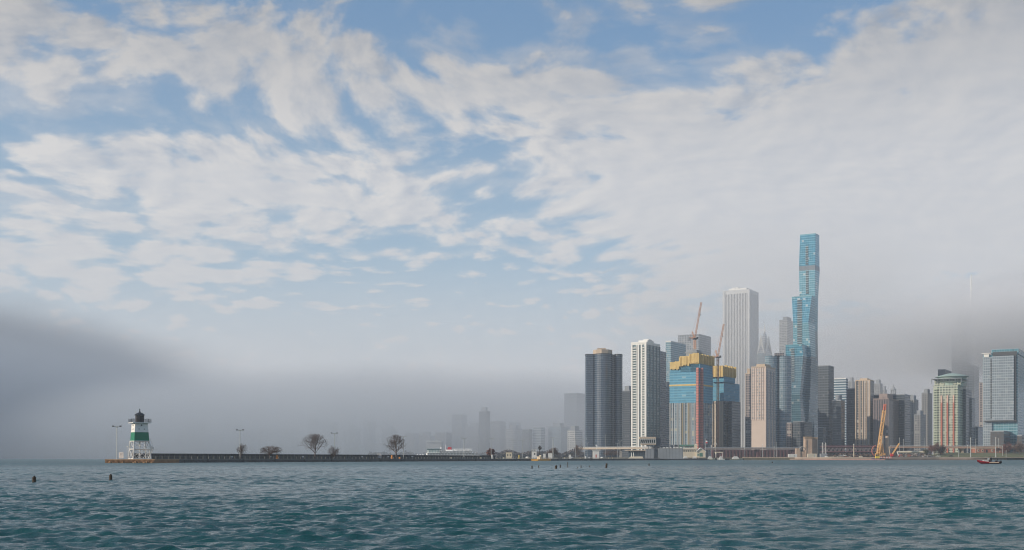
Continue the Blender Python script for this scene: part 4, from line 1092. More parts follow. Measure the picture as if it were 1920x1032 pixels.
# ------------------------------------------------------------------ bare trees
bark = plain('bark', (.11, .075, .06), .9, var=.4, scale=2)
bark2 = plain('grey_bark', (.13, .10, .09), .9, var=.4, scale=2)
def bare_tree(label, px, base_row, top_row, l, r, seed, back=5.0, shape='round', mat=None, d=None, name='bare_tree', base=None, dense=1.0, grp='bare trees along the wall'):
    c = on_wall(px, back, DECK) if d is None else at(px, d, GZ if base is None else base)
    u = c.y / F; Ht = wrow(top_row, c) - c.z; hw = (r - l) / 2 * u * (1.2 if shape == 'spread' else 1.05); off = ((l + r) / 2 - px) * u
    rr = random.Random(seed); t = thing(name, label, 'tree', c, grp); mat = mat or bark
    tr = MB(); cr = MB()
    hb = Ht * {'round': .26, 'flat': .30, 'spread': .22, 'bush': .08, 'oval': .18}[shape]
    p = Vector(c); r0 = Ht * .020 + .07
    k = p + Vector((off * .15, 0, hb)); tr.bar(p - Vector((0, 0, .3)), k, r0 * 1.3, 7, r0)
    tr.build('trunk', mat, t)
    def inside(q):
        x = (q.x - c.x - off) / max(hw, .1); y = (q.y - c.y) / max(hw, .1); z = (q.z - c.z - hb * .6) / (Ht - hb * .6)
        if shape == 'flat': return x * x + y * y < 1.0 and z < 1 - .35 * (x * x)
        if shape == 'spread': return x * x + y * y + max(z - .45, 0) ** 2 * 2.8 < 1.0
        return x * x + y * y + (z * 2 - .95) ** 2 < 1.08
    lim = 4 if shape in ('round', 'spread') else 3
    def grow_b(p, dr, L, r_, lv):
        n = 3 if lv < 2 else 2
        for s in range(n):
            dr = (dr + Vector((rr.uniform(-.22, .22), rr.uniform(-.22, .22), rr.uniform(-.06, .16)))).normalized()
            if shape == 'flat' and lv >= 1: dr = (dr + Vector((0, 0, -.25 if dr.z > .2 else .12))).normalized()
            q = p + dr * (L / n)
            if not inside(q):
                q = p + dr * (L / n * .6)
                cr.bar(p, q, r_, 3, r_ * .7); return
            cr.bar(p, q, r_, 4 if lv < 2 else 3, r_ * .82); p = q; r_ *= .82
            if lv < lim:
                for _ in range(2 if rr.random() < .8 * dense else 1):
                    a = rr.uniform(0, 6.283); e = rr.uniform(.5, 1.05)
                    o = dr.orthogonal().normalized(); o2 = dr.cross(o)
                    nd = (dr * math.cos(e) + (o * math.cos(a) + o2 * math.sin(a)) * math.sin(e)).normalized()
                    if shape != 'flat': nd = (nd + Vector((0, 0, .18))).normalized()
                    grow_b(p, nd, L * rr.uniform(.5, .72), max(r_ * .62, .022), lv + 1)
    nl = {'round': 7, 'flat': 17, 'spread': 7, 'bush': 9, 'oval': 7}[shape]
    for i in range(nl):
        a = 6.283 * i / nl + rr.uniform(-.3, .3)
        tilt = {'round': rr.uniform(.2, .95), 'flat': rr.uniform(.7, 1.25), 'spread': rr.uniform(.35, 1.15), 'bush': rr.uniform(.1, 1.0), 'oval': rr.uniform(.1, .7)}[shape]
        dr = Vector((math.cos(a) * math.sin(tilt), math.sin(a) * math.sin(tilt), math.cos(tilt)))
        Lh = max(hw, Ht * .5) * rr.uniform(.75, 1.0) if shape != 'flat' else hw * rr.uniform(.75, 1.05)
        grow_b(k + Vector((0, 0, rr.uniform(-.1, .15) * Ht * .3)), dr, Lh, r0 * .55, 0)
    cr.build('crown', mat, t)
    return t
bare_tree('small upright bare tree wrapped round the second lamp post', 451.5, 859, 830, 445, 463, 2, shape='oval')
bare_tree('flat-topped bare tree leaning to the right, third thing right of the lighthouse', 505, 859, 836, 489, 529, 5, shape='flat')
bare_tree('widest bare tree, thin spreading branches, on the long wall', 591, 859, 815, 565, 612, 7, shape='spread', mat=bark2, dense=1.0)
bare_tree('small bushy bare tree wrapped round the third lamp post', 627, 859, 834, 615, 640, 9, shape='bush')
bare_tree('round-headed bare tree left of the fourth lamp post', 743, 859, 815, 722, 760, 13, shape='round', mat=bark2)

leafm = {}
def leafy(label, px, d, base, top_row, l, r, col, seed, n=2600, grp='russet trees on the shore'):
    c = at(px, d, base); u = d / F; Ht = zrow(top_row, d) - base; hw = (r - l) / 2 * u
    rr = random.Random(seed); t = thing('russet_tree', label, 'tree', c, grp)
    b = MB(); b.bar(c - Vector((0, 0, .5)), c + Vector((0, 0, Ht * .5)), .35, 6, .2)
    for k in range(7):
        a = rr.uniform(0, 6.28); b.bar(c + Vector((0, 0, Ht * rr.uniform(.15, .4))), c + Vector((math.cos(a) * hw * .6, math.sin(a) * hw * .6, Ht * rr.uniform(.55, .85))), .16, 4, .05)
    b.build('trunk', bark, t)
    b = MB(); lobes = [(rr.uniform(-.55, .55) * hw, rr.uniform(-.5, .5) * hw, Ht * rr.uniform(.35, .72), rr.uniform(.32, .5)) for _ in range(11)]
    for k in range(n):
        lx, ly, lz, lr = rr.choice(lobes)
        v = Vector((rr.gauss(0, 1), rr.gauss(0, 1), rr.gauss(0, 1))).normalized() * (rr.random() ** .45)
        q = c + Vector((lx + v.x * lr * hw * 1.1, ly + v.y * lr * hw, lz + v.z * lr * Ht * .62))
        if q.z < base + .4: continue
        s = rr.uniform(.25, .55); a1 = Vector((rr.gauss(0, 1), rr.gauss(0, 1), rr.gauss(0, 1))).normalized(); a2 = a1.orthogonal().normalized()
        b.face([q + a1 * s, q + a2 * s * .6, q - a1 * s, q - a2 * s * .6])
    if col not in leafm:
        leafm[col] = plain('dry_leaves_%d' % len(leafm), col, .85, var=.5, scale=.35)
    b.build('crown', leafm[col], t)
RED = (.17, .065, .045); BRN = (.13, .075, .05); GRN = (.10, .10, .05)
leafy('red-brown round tree behind the wall right of the ferry', 919, 905, 2.0, 837, 908, 932, RED, 1, 1800)
leafy('thin red-brown tree behind the yellowish lamp post', 1037, 1150, 2.0, 839, 1026, 1050, BRN, 2, 1400)
leafy('broad red-brown tree at the left of the row below the banded tower', 1752, 1330, 4, 829, 1740, 1764, RED, 3)
leafy('red-brown tree at the right of the row below the banded tower', 1767, 1335, 4, 832, 1757, 1777, BRN, 4)
leafy('russet tree left of the right-edge trees', 1888, 1335, 5, 829, 1877, 1899, RED, 5)
leafy('brown tree cut by the right edge of the picture', 1912, 1330, 5, 826, 1898, 1926, BRN, 6)
leafy('small brown tree in front of the brick park house, at its right end', 1872, 1345, 8, 838, 1866, 1880, BRN, 7, 900)
leafy('small olive tree just left of the red-brown row', 1735, 1330, 4, 841, 1728, 1743, GRN, 8, 900)
leafy('bare brown clump behind the left end of the elevated deck', 1086, 1390, 3, 831, 1075, 1098, BRN, 9, 1200)
leafy('brown clump under the elevated deck beside the flared booth', 1147, 1370, 3, 842, 1128, 1168, BRN, 10, 1200)

# ------------------------------------------------------------------ ferry
def ferry():
    whitem = plain('ferry_white', (.86, .86, .85), .4, var=.05)
    d = 860; g = d / F
    c = at(848, d, 0)
    t = thing('ferry', 'white three-deck ferry with a red funnel moored behind the dark wall', 'ferry', c)
    X = lambda px: (px - 960) * g
    Z = lambda row: zrow(row, d)
    def slab(b, l, r, r0, r1, dep, mi=0, bow=0.0):
        y0 = d - dep / 2; y1 = d + dep / 2
        P = [(X(l) + bow, y0), (X(r) - bow * .4, y0), (X(r), d), (X(r) - bow * .4, y1), (X(l) + bow, y1), (X(l), d)]
        b.prism(P, Z(r0), Z(r1), mi)
    b = MB(); slab(b, 794, 903, 862, 853.5, 10, bow=3); b.build('hull', whitem, t)
    b = MB(); slab(b, 799, 892, 853.4, 850.2, 9, bow=1.5); slab(b, 797.5, 898, 850.1, 849.5, 10, bow=2); b.build('lower_deck', whitem, t)
    b = MB(); slab(b, 801, 826, 849.4, 843, 8.6, bow=1.2); b.build('glass_saloon', facade('saloon_glass', (.25, .34, .36), (.6, .62, .6), 1.1, 2.6, .25, .25, .3, .1), t)
    b = MB(); slab(b, 798.5, 828, 842.9, 841.9, 9.4, bow=1); b.build('saloon_roof', plain('teal_roof', (.12, .22, .23), .6), t)
    b = MB(); slab(b, 827, 887, 849.4, 846.8, 8.4, bow=.8); slab(b, 826, 889, 846.7, 846.2, 9, bow=1); b.build('middle_deck', whitem, t)
    b = MB()
    for k in range(22): b.box((X(829.5 + k * 2.6), d - 4.3, (Z(849.1) + Z(847)) / 2), (.62, .35, .6))
    for k in range(32): b.box((X(802 + k * 2.8), d - 4.6, Z(851.7)), (.66, .3, .7))
    b.build('window_rows', glassd, t)
    b = MB(); slab(b, 836, 849, 846.1, 843.5, 7, bow=.6); b.build('wheelhouse', whitem, t)
    b = MB()
    P = [(X(839), d - 2), (X(847), d - 2), (X(847.5), d + 2), (X(838.5), d + 2)]
    b.prism(P, Z(843.4), Z(838.5), top=grow(P, .75)); b.build('funnel', plain('funnel_red', (.45, .05, .06), .5), t)
    b = MB(); b.bar((X(836), d, Z(845)), (X(835.4), d, Z(834.5)), .16, 5); b.bar((X(827), d, Z(842)), (X(827), d, Z(839)), .5, 6); b.build('mast', whitem, t)
    b = MB(); rr = random.Random(4)
    for k in range(15):
        x = 849 + k * 2.5; b.beam((X(x), d - 3.6, Z(846)), (X(x), d - 3.6, Z(843.3)), .16); b.bar((X(x + .6), d - 1, Z(845.2)), (X(x + 1.4), d - 1, Z(843.6)), .34, 6)
        if k < 14: b.beam((X(x), d - 3.6, Z(843.3)), (X(x + 2.5), d - 3.6, Z(843.3 + rr.uniform(-.4, .4))), .14)
    slab(b, 850, 886, 842.3, 841.7, 6.4); 
    b.build('lifeboats_and_davits', whitem, t)
ferry()
for lb, px in (('low white tent left of the ferry bow, first of three', 783), ('low white tent left of the ferry bow, middle of three', 788), ('low white tent touching the ferry bow', 793)):
    c = at(px, 900, 3.4); o = MB(); w_ = 1.9
    P = [(c.x - w_ * .5, c.y - 2), (c.x + w_ * .5, c.y - 2), (c.x + w_ * .5, c.y + 2), (c.x - w_ * .5, c.y + 2)]
    o.prism(P, 2.2, 4.0); o.prism(grow(P, 1.15), 4.0, 4.9, top=grow(P, .15))
    tag(o.build('white_tent', whitem, org=(c.x, c.y, 2.2)), lb, 'tent', 'white tents beside the ferry')

# ------------------------------------------------------------------ lock: sheds, booths, barge
def W3(px, back, z): return on_wall(px, back, z)
def shed(label, name, l, r, r0, r1, back, wallm, roofm_, roofh=.35, win=None, dep=3.0, cat='shed', group=None, door=True, flare=1.06):
    c = on_wall((l + r) / 2, back, DECK); g = c.y / F; wd = (r - l) * g; z1 = wrow(r0, c)
    t = thing(name, label, cat, c, group)
    b = MB(); b.box((c.x, c.y, (DECK + z1 - roofh) / 2), (wd, dep, z1 - roofh - DECK + .02)); b.build('walls', wallm, t)
    b = MB(); b.box((c.x, c.y, z1 - roofh / 2 + .02), (wd * flare, dep * 1.1, roofh)); b.build('roof', roofm_, t)
    if win:
        for (fx, fz, ww, wh) in win:
            b = MB(); b.box((c.x + fx * wd, c.y - dep / 2 - .02, DECK + fz * (z1 - DECK)), (ww * wd, .08, wh * (z1 - DECK))); b.build('window', glassd, t)
    return t, c, wd, z1, g
shed('tan shed with a flat roof on the deck near the wall end', 'utility_shed', 948.5, 960, 848, 858.5, 10, cream, tanm, win=[(-.2, .55, .12, .3), (.2, .55, .12, .3)])
t, c, wd, z1, g = shed('first white lock booth with one dark window and a roof rail, left of orange barge', 'lock_booth', 997, 1006, 846, 859, 8, whitem, galv, win=[(.1, .62, .25, .22)])
b = MB()
for k in range(5): b.beam((c.x - wd / 2 + wd * k / 4, c.y - 1.4, z1), (c.x - wd / 2 + wd * k / 4, c.y - 1.4, z1 + 1.2), .1)
b.beam((c.x - wd / 2, c.y - 1.4, z1 + 1.2), (c.x + wd / 2, c.y - 1.4, z1 + 1.2), .1); b.beam((c.x - wd / 2, c.y - 1.4, z1 + .6), (c.x + wd / 2, c.y - 1.4, z1 + .6), .08); b.build('roof_rail', whitem, t)
shed('tall white cabinet beside the thick yellowish lamp post', 'equipment_cabinet', 1028, 1035, 850, 859, 4, whitem, whitem, .2, dep=2)
shed('small white cabinet midway between the two lock booths', 'equipment_cabinet', 1066.5, 1070.5, 853, 859, 5, whitem, whitem, .2, dep=1.5)
shed('small white box raised on a stand above the orange barge', 'equipment_cabinet', 1018.5, 1023, 851, 857, 5, whitem, whitem, .2, dep=1.2)
t, c, wd, z1, g = shed('second white lock booth with a flared top and a red door', 'lock_booth', 1112, 1123, 846.5, 859, 6, whitem, whitem, win=None)
b = MB(); P = [(c.x - wd / 2, c.y - 1.5), (c.x + wd / 2, c.y - 1.5), (c.x + wd / 2, c.y + 1.5), (c.x - wd / 2, c.y + 1.5)]
b.prism(grow(P, 1.08), z1 + .03, z1 + 1.3, top=grow(P, 1.45)); b.build('flared_parapet', whitem, t)
b = MB(); b.box((c.x, c.y - 1.53, DECK + 2.1), (1.0, .08, 2.4)); b.build('door', redm, t)
b = MB(); b.bar((c.x, c.y, z1), (c.x + .5, c.y, wrow(836, c)), .12, 5); q = Vector((c.x - .2, c.y, wrow(834.5, c))); b.bar(q, q + Vector((1.3, 0, -1.2)), .45, 8); b.build('horn', whitem, t)
# pole cluster with black signals
c = on_wall(1012, 6, DECK); t = thing('signal_mast', 'black signal mast with round shapes right of the first lock booth', 'signal', c)
b = MB(); b.bar(c, (c.x, c.y, wrow(838, c)), .22, 6); b.build('mast', blackm, t)
for k, (ox, rw) in enumerate(((-.7, 840), (.8, 840.5), (0, 843), (0, 837.5))):
    b = MB(); z = wrow(rw, c); b.lathe((c.x + ox, c.y, z), [(0, -.75), (.55, -.5), (.75, 0), (.55, .5), (0, .75)], 10); b.build('signal_ball', blackm, t)
# barge
def barge():
    c = on_wall(1015, -5, 0); g = c.y / F
    t = thing('work_barge', 'orange-yellow work barge with a small cabin tied to the lock wall', 'barge', c)
    A = Vector((c.x, c.y, 0)); 
    l = A - PD * 11; r = A + PD * 13
    P = [tuple((l + PN * 2)[:2]), tuple((r + PN * 2)[:2]), tuple((r - PN * 3)[:2]), tuple((l - PN * 3)[:2])]
    ym = plain('barge_yellow', (.72, .38, .08), .55, var=.35, scale=.4)
    b = MB(); b.prism(P, -.6, 1.1, top=grow(P, 1.05)); b.build('hull', ym, t)
    b = MB(); q = l + PD * 8; b.box((q.x, q.y, 2.0), (4.5, 2.4, 1.7), PRZ); b.box((q.x, q.y, 2.98), (5.0, 2.8, .2), PRZ); q2 = q + PD * 1.5; b.box((q2.x, q2.y, 3.5), (1.2, 1.2, .8), PRZ); b.build('cabin', cream, t)
    b = MB()
    for k in range(9):
        q = l + PD * (1 + k * 2.7) + PN * 1.9; b.bar((q.x, q.y, 1.1), (q.x, q.y, 2.0), .07, 5)
    b.beam((l + PN * 1.9) + Vector((0, 0, 2.0)), (r + PN * 1.9) + Vector((0, 0, 2.0)), .08); b.build('guard_rail', ym, t)
barge()
# small clutter on the deck: bollards, drums, cones and lockers
def bollard_row():
    rr = random.Random(31); first = None
    spots = [1132, 1141, 1149, 1170, 1088, 1059, 990, 945, 902, 846]
    near = ['right of the flared booth', 'left of the short twin lamp post', 'next left of the twin lamp posts', 'just right of the twin lamp posts', 'left of the flared booth', 'left of the small white cabinet', 'left of the first lock booth', 'left of the tan shed', 'right of the ferry stern', 'below the ferry funnel']
    for px, nb in zip(spots, near):
        c = on_wall(px, .4, DECK)
        if first is None:
            t = thing('mooring_bollard', 'x', 'bollard', c, 'pale bollards along the wall edge')
            b = MB(); b.lathe((c.x, c.y, c.z), [(.35, 0), (.28, .15), (.26, .7), (.42, .8), (.42, .95), (0, 1.0)], 10); b.build('post', cream, t)
            b = MB(); b.box((c.x, c.y, c.z + .16), (.8, .8, .1)); b.build('base_plate', galv, t)
            first = t
        else:
            t = first.copy(); C.objects.link(t); t.location = c
            for ch in first.children:
                q = ch.copy(); C.objects.link(q); q.parent = t
        t['label'] = 'pale bollard on the wall edge ' + nb
bollard_row()
clut = [('orange drum on the wall left of the square-board tree', 735, 854, 858, orangem), ('orange drum at the wall edge below the round bare tree', 749.5, 858, 862, orangem), ('orange ring buoy case right of the flat-topped tree', 519.5, 854.5, 859, orangem),
        ('yellow bin right of the tan shed', 973.5, 853.5, 859, plain('bin_yellow', (.6, .45, .12), .6)), ('white box at the foot of the lamp post by the red-brown tree', 923, 853, 858, whitem), ('white drum at the foot of the third lamp post pair', 1098, 856, 861, whitem)]
for lb, px, r0, r1, m_ in clut:
    c = on_wall(px, 3.0, DECK); z1 = max(wrow(r0, c), DECK + .9); o = MB()
    o.lathe((c.x, c.y, 0), [(.0, DECK), (.5, DECK), (.5, DECK + (z1 - DECK) * .33), (.55, DECK + (z1 - DECK) * .36), (.5, DECK + (z1 - DECK) * .4), (.5, z1 - .1), (.4, z1), (0, z1)], 12)
    tag(o.build('storage_drum', m_, org=c), lb, 'drum')

# ------------------------------------------------------------------ control room on its pylon, gates and walls
def control_room():
    c = on_wall(1219, 9, DECK); d = c.y; g = d / F
    X = lambda px: (px - 960) * g
    Z = lambda r_: zrow(r_, d)
    t = thing('control_tower', 'lock control room with slanted windows on a grey pylon', 'control tower', c)
    # slanted room: roof wider than floor
    fl = [(X(1202), d - 3.5), (X(1229), d - 3.5), (X(1229), d + 3), (X(1202), d + 3)]
    rf = [(X(1199), d - 5.0), (X(1228), d - 5.0), (X(1228), d + 3.5), (X(1199), d + 3.5)]
    b = MB(); b.prism(fl, Z(834.5), Z(831.8)); b.prism([(x_ * 1.0, y_) for x_, y_ in fl], Z(831.7), Z(823.2), top=rf); b.build('room', glassd, t)
    b = MB(); b.prism(fl, Z(834.8), Z(831.9), top=[(x_ + (-.3 if i in (0, 3) else .2), y_ - (.25 if i < 2 else 0)) for i, (x_, y_) in enumerate(fl)]); 
    b.prism(grow(rf, 1.06), Z(823.1), Z(819.8), top=grow(rf, 1.02)); b.build('floor_and_roof_bands', tanm, t)
    b = MB()
    for k in range(8):
        f = k / 7; A = Vector((fl[0][0] + (fl[1][0] - fl[0][0]) * f, fl[0][1] - .1, Z(831.8))); B = Vector((rf[0][0] + (rf[1][0] - rf[0][0]) * f, rf[0][1] - .1, Z(823.2))); b.beam(A, B, .42)
    b.beam((fl[0][0], fl[0][1] - .2, Z(831.6)), (fl[1][0], fl[1][1] - .2, Z(831.6)), .45)
    b.beam((rf[0][0], rf[0][1] - .05, Z(824.2)), (rf[1][0], rf[1][1] - .05, Z(824.2)), .45); b.build('window_frames', whitem, t)
    b = MB(); b.box((X(1233.5), d + 1, (Z(821.5) + Z(838)) / 2), (9 * g, 7, Z(821.5) - Z(838))); b.box((X(1229.5), d + 1, (Z(838) + DECK) / 2), (7 * g, 5, Z(838) - DECK)); b.build('dark_pylon', plain('pylon_dark', (.05, .06, .075), .6), t)
    b = MB()
    rr = random.Random(5)
    for k in range(9):
        x_ = X(1204 + k * 2.2); b.box((x_, d - 2, Z(841) + .8 + rr.uniform(-.3, .5)), (rr.uniform(.3, .8), .6, rr.uniform(1.5, 3.2)))
    b.build('roof_equipment', whitem, t)
    # ground floor
    t2 = thing('lock_house', 'low lock house with curved white window frames left of the control room', 'building', at(1196, d + 4, DECK))
    b = MB(); b.prism([(X(1180), d), (X(1211), d), (X(1211), d + 10), (X(1180), d + 10)], DECK, Z(846)); b.build('walls', plain('slate_wall', (.06, .085, .11), .5), t2)
    b = MB(); b.prism([(X(1172), d - 2), (X(1212), d - 2), (X(1212), d + 11), (X(1172), d + 11)], Z(845.9), Z(844.4), top=[(X(1176), d - 2), (X(1212), d - 2), (X(1212), d + 11), (X(1176), d + 11)]); b.build('roof', tanm, t2)
    for x_ in (1184, 1188):
        b = MB(); pr = None
        for k in range(7):
            a = k / 6 * math.pi * .5; q = Vector((X(x_ - 2.2 + 2.6 * math.sin(a)), d - .4, Z(846.2) - (Z(846.2) - Z(856.5)) * (1 - math.cos(a)) if k else Z(846.2)))
            if pr is not None: b.beam(pr, q, .5)
            pr = q
        b.build('curved_frame', whitem, t2)
    b = MB()
    for k in range(6): b.box((X(1193 + k * 3), d - .1, (Z(847) + Z(854)) / 2), (.8 * g * 1.6, .15, Z(847) - Z(854)))
    b.build('window_strips', glassd, t2)
    b = MB(); b.prism([(X(1176), d - 4), (X(1206), d - 4), (X(1203), d - .5), (X(1180), d - .5)], DECK, Z(856.4), top=[(X(1182), d - 3), (X(1204), d - 3), (X(1203), d - .5), (X(1184), d - .5)]); b.build('ramp', cream, t2)
    # grey block walls
    for lb, l, r_, r0, pr in (('short grey concrete wall below the control room', 1210, 1226, 842.5, .0), ('long grey concrete wall right of the control room pylon', 1233.5, 1280, 841.5, 0)):
        o = thing('lock_wall', lb, 'wall', at((l + r_) / 2, d - 1, DECK), 'grey walls of the lock')
        b = MB(); b.prism([(X(l), d - 3), (X(r_), d - 3), (X(r_), d + 6), (X(l), d + 6)], DECK - .2, Z(r0)); b.build('panel', greym, o)
        b = MB(); b.prism([(X(l) - .2, d - 3.2), (X(r_) + .2, d - 3.2), (X(r_) + .2, d + 6), (X(l) - .2, d + 6)], Z(r0) + .01, Z(r0) + .45); b.build('coping', concm, o)
        b = MB(); x_ = l + 3
        while x_ < r_: b.box((X(x_), d - 3.02, (DECK + Z(r0)) / 2), (.12, .08, Z(r0) - DECK)); x_ += 6
        b.build('joints', darkm, o)
        if l > 1230:
            b = MB()
            for k in range(7): b.box((X(1238 + k * 6.4), d - 1, Z(r0) + .8), (rng.uniform(1, 2.4), .8, .7))
            b.build('wall_top_boxes', whitem, o)
    o = thing('lock_gate', 'dark steel gate between the two grey concrete walls', 'gate', at(1230, d - 3, DECK))
    b = MB(); b.box((X(1230), d - 2.0, (DECK + Z(847)) / 2), (7.6 * g, 1.0, Z(847) - DECK)); b.build('leaf', plain('gate_dark', (.04, .055, .07), .7), o)
    b = MB()
    for k in range(3): b.box((X(1230), d - 2.6, DECK + 1.2 + k * 1.6), (7.6 * g, .2, .25))
    b.build('ribs', darkm, o)
control_room()
# dark quay continuing to the marina
q0, q1 = on_wall(1150), at(1395, 1290)
t = thing('quay_wall', 'dark quay wall below the control room and the marina yard', 'pier wall', (q0 + q1) / 2)
b = MB(); b.prism([(q0.x, q0.y - 1.5), (at(1300, 1250).x, 1250), (q1.x, q1.y), (q1.x, q1.y + 45), (q0.x, q0.y + 60)], -2.5, DECK + .1); b.build('wall_face', conc2, t)
b = MB(); b.beam((q0.x, q0.y - 1.4, 1.3), (at(1300, 1250).x, 1248.6, 1.3), .4); b.beam((at(1300, 1250).x, 1248.6, 1.3), (q1.x, q1.y - 1, 1.3), .4); b.build('coping', blackm, t)

# ------------------------------------------------------------------ elevated deck, viaduct and truss bridge along the shore
maroon = plain('maroon_steel', (.13, .06, .065), .7, var=.3, scale=.1)
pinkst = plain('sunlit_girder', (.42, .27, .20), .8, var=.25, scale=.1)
def deck_bridge(label, px0, px1, r0, r1, d0, d1, m1, pier_step=60, name='elevated_road', parapet=None, pm=None):
    A = at(px0, d0); B = at(px1, d1); z = lambda r_, q: zrow(r_, q.y)
    t = thing(name, label, 'bridge', ((A.x + B.x) / 2, (A.y + B.y) / 2, GZ), 'elevated roads along the shore')
    b = MB(); n = Vector((-(B - A).y, (B - A).x, 0)).normalized()
    P = [tuple(A[:2]), tuple(B[:2]), tuple((B + n * 14)[:2]), tuple((A + n * 14)[:2])]
    b.prism(P, z(r1, A), z(r0, A)); b.build('girder', m1, t)
    b = MB(); b.beam(A - n * .2 + Vector((0, 0, z(r0, A) + .5)), B - n * .2 + Vector((0, 0, z(r0, A) + .5)), .5); 
    L = (B - A).length; k = 0
    while k < L:
        q = A.lerp(B, k / L); b.beam(q + Vector((0, 0, z(r0, A))), q + Vector((0, 0, z(r0, A) + .9)), .2); k += 6
    b.build('parapet', parapet or whitem, t)
    b = MB(); k = pier_step / 2
    while k < L:
        q = A.lerp(B, k / L) + n * 7; b.box((q.x, q.y, (GZ + z(r1, A)) / 2), (2.2, 8, z(r1, A) - GZ + .1)); b.box((q.x, q.y, z(r1, A) - .6), (4.5, 11, 1.0)); k += pier_step
    b.build('piers', pm or concm, t)
    return t
deck_bridge('pale elevated deck behind the flared lock booth and control room', 1082, 1215, 840, 843, 1420, 1360, plain('tan_fascia', (.48, .40, .32), .85), 38, parapet=whitem)
deck_bridge('grey elevated road behind the marina canopy, from control room to stone pylons', 1322, 1503, 840.5, 843.5, 1450, 1440, plain('grey_fascia', (.20, .18, .18), .85), 42, parapet=greym, pm=maroon)
deck_bridge('sunlit elevated road behind the debris heaps right of the concrete drums', 1669, 1742, 837.5, 840.3, 1440, 1440, pinkst, 45)
deck_bridge('sunlit elevated road running past the brick park house to the right edge', 1772, 1990, 837.5, 841, 1445, 1445, pinkst, 45, pm=tanm)
# lower maroon parking level
t = thing('retaining_wall', 'dark maroon lower level under the grey elevated road', 'wall', at(1420, 1470, GZ))
b = MB(); A, B = at(1335, 1478), at(1500, 1470); b.prism([tuple(A[:2]), tuple(B[:2]), (B.x, B.y + 6), (A.x, A.y + 6)], GZ - .3, zrow(844, 1470)); b.build('panel', maroon, t)
b = MB()
for k in range(26): q = A.lerp(B, (k + .5) / 26); b.box((q.x, q.y - .4, (GZ + zrow(844, 1470)) / 2), (.9, .8, zrow(844, 1470) - GZ - .2))
b.build('ribs', plain('dark_ribs', (.07, .05, .055), .8), t)
def truss():
    d = 1460; A = at(1543, d); B = at(1651, d); zt = zrow(838.5, d); zb = zrow(848, d)
    t = thing('truss_bridge', 'maroon steel truss bridge between the stone pylons and the concrete drums', 'bridge', (A + B) / 2 + Vector((0, 0, GZ)))
    b = MB()
    for z_, w_ in ((zt, 1.5), (zt + 1.9, .5), (zb, 1.5)): b.beam(A + Vector((0, 0, z_)), B + Vector((0, 0, z_)), w_)
    b.build('chords', maroon, t)
    b = MB(); n = 14
    for k in range(n):
        p = A.lerp(B, k / n); q = A.lerp(B, (k + 1) / n); m_ = (p + q) / 2
        b.beam(p + Vector((0, 0, zb)), m_ + Vector((0, 0, zt)), .6); b.beam(m_ + Vector((0, 0, zt)), q + Vector((0, 0, zb)), .6); b.beam(p + Vector((0, 0, zb)), p + Vector((0, 0, zt)), .4)
    b.build('web_members', plain('grey_maroon', (.17, .13, .14), .7), t)
    b = MB(); b.box(((A.x + B.x) / 2, d + 8, zt + .3), ((B - A).length, 14, .8)); b.box(((A.x + B.x) / 2, d + 8, zb + .2), ((B - A).length, 14, .8)); b.build('decks', maroon, t)
    b = MB()
    for k in (.25, .5, .75): q = A.lerp(B, k); b.box((q.x, q.y + 7, (GZ + zb) / 2), (3, 9, zb - GZ)); 
    b.build('piers', concm, t)
truss()

# brick park house with pale quoins
def park_house():
    d = 1380; g = d / F; X = lambda px: (px - 960) * g; Z = lambda r_: zrow(r_, d)
    t = thing('park_house', 'long red-brick park building with pale door surrounds on the lawn', 'building', at(1855, d, 7))
    b = MB(); b.prism([(X(1829), d), (X(1882), d), (X(1882), d + 12), (X(1829), d + 12)], 5, Z(841.5)); b.build('walls', plain('red_brick_wall', (.36, .14, .09), .85, var=.3, scale=.3), t)
    b = MB(); b.prism([(X(1828), d - .6), (X(1883), d - .6), (X(1883), d + 12.5), (X(1828), d + 12.5)], Z(841.4), Z(840.2)); b.build('roof', tanm, t)
    b = MB(); b.box((X(1850), d - .1, Z(846)), (3.0 * g, .3, Z(842.5) - Z(848))); b.build('door', glassd, t)
    for x_ in (1834, 1842, 1860, 1869, 1876):
        f = MB(); f.box((X(x_), d - .12, Z(845.2)), (3.4 * g, .3, 2.4)); fo = f.build('window', cream, t)
        f = MB(); f.box((X(x_), d - .3, Z(845.2)), (1.8 * g, .1, 1.5)); f.build('pane', glassd, fo)
park_house()
# lawn slope and shore edge
def lawn():
    b = MB(); pts = []
    xs = np.linspace(1700, 2100, 60)
    prof = [(1288, 2.2), (1296, 2.7), (1310, 3.0), (1340, 7.2), (1365, 8.2), (1500, 8.4)]
    rr = random.Random(2); grid = []
    for px in xs:
        f = min(1, max(0, (px - 1700) / 80)); row = []
        for dd, z in prof:
            p = at(px, dd); row.append((p.x, p.y, 2.62 + (z - 2.6) * f + rr.uniform(-.15, .15)))
        grid.append(row)
    for i in range(len(xs) - 1):
        for j in range(len(prof) - 1): b.face([grid[i][j], grid[i + 1][j], grid[i + 1][j + 1], grid[i][j + 1]])
    tag(b.build('lawn', plain('dry_lawn', (.13, .13, .055), .95, var=.5, scale=.12)), kind='structure')
lawn()
t = thing('sea_wall', 'pale tan sea wall along the right half of the shore', 'wall', at(1650, 1270, 0))
E = [at(1395, 1290), at(1500, 1270), at(1560, 1262), at(1640, 1262), at(1760, 1285)]; E2 = [at(1860, 1292), at(2100, 1300)]
b = MB()
for p, q in zip((E + E2)[:-1], (E + E2)[1:]):
    b.prism([(p.x, p.y - 2), (q.x, q.y - 2), (q.x, q.y + 5), (p.x, p.y + 5)], -1, 1.5)
b.build('face', plain('sandy_stone', (.34, .24, .18), .9, var=.4, scale=.15), t)
b = MB()
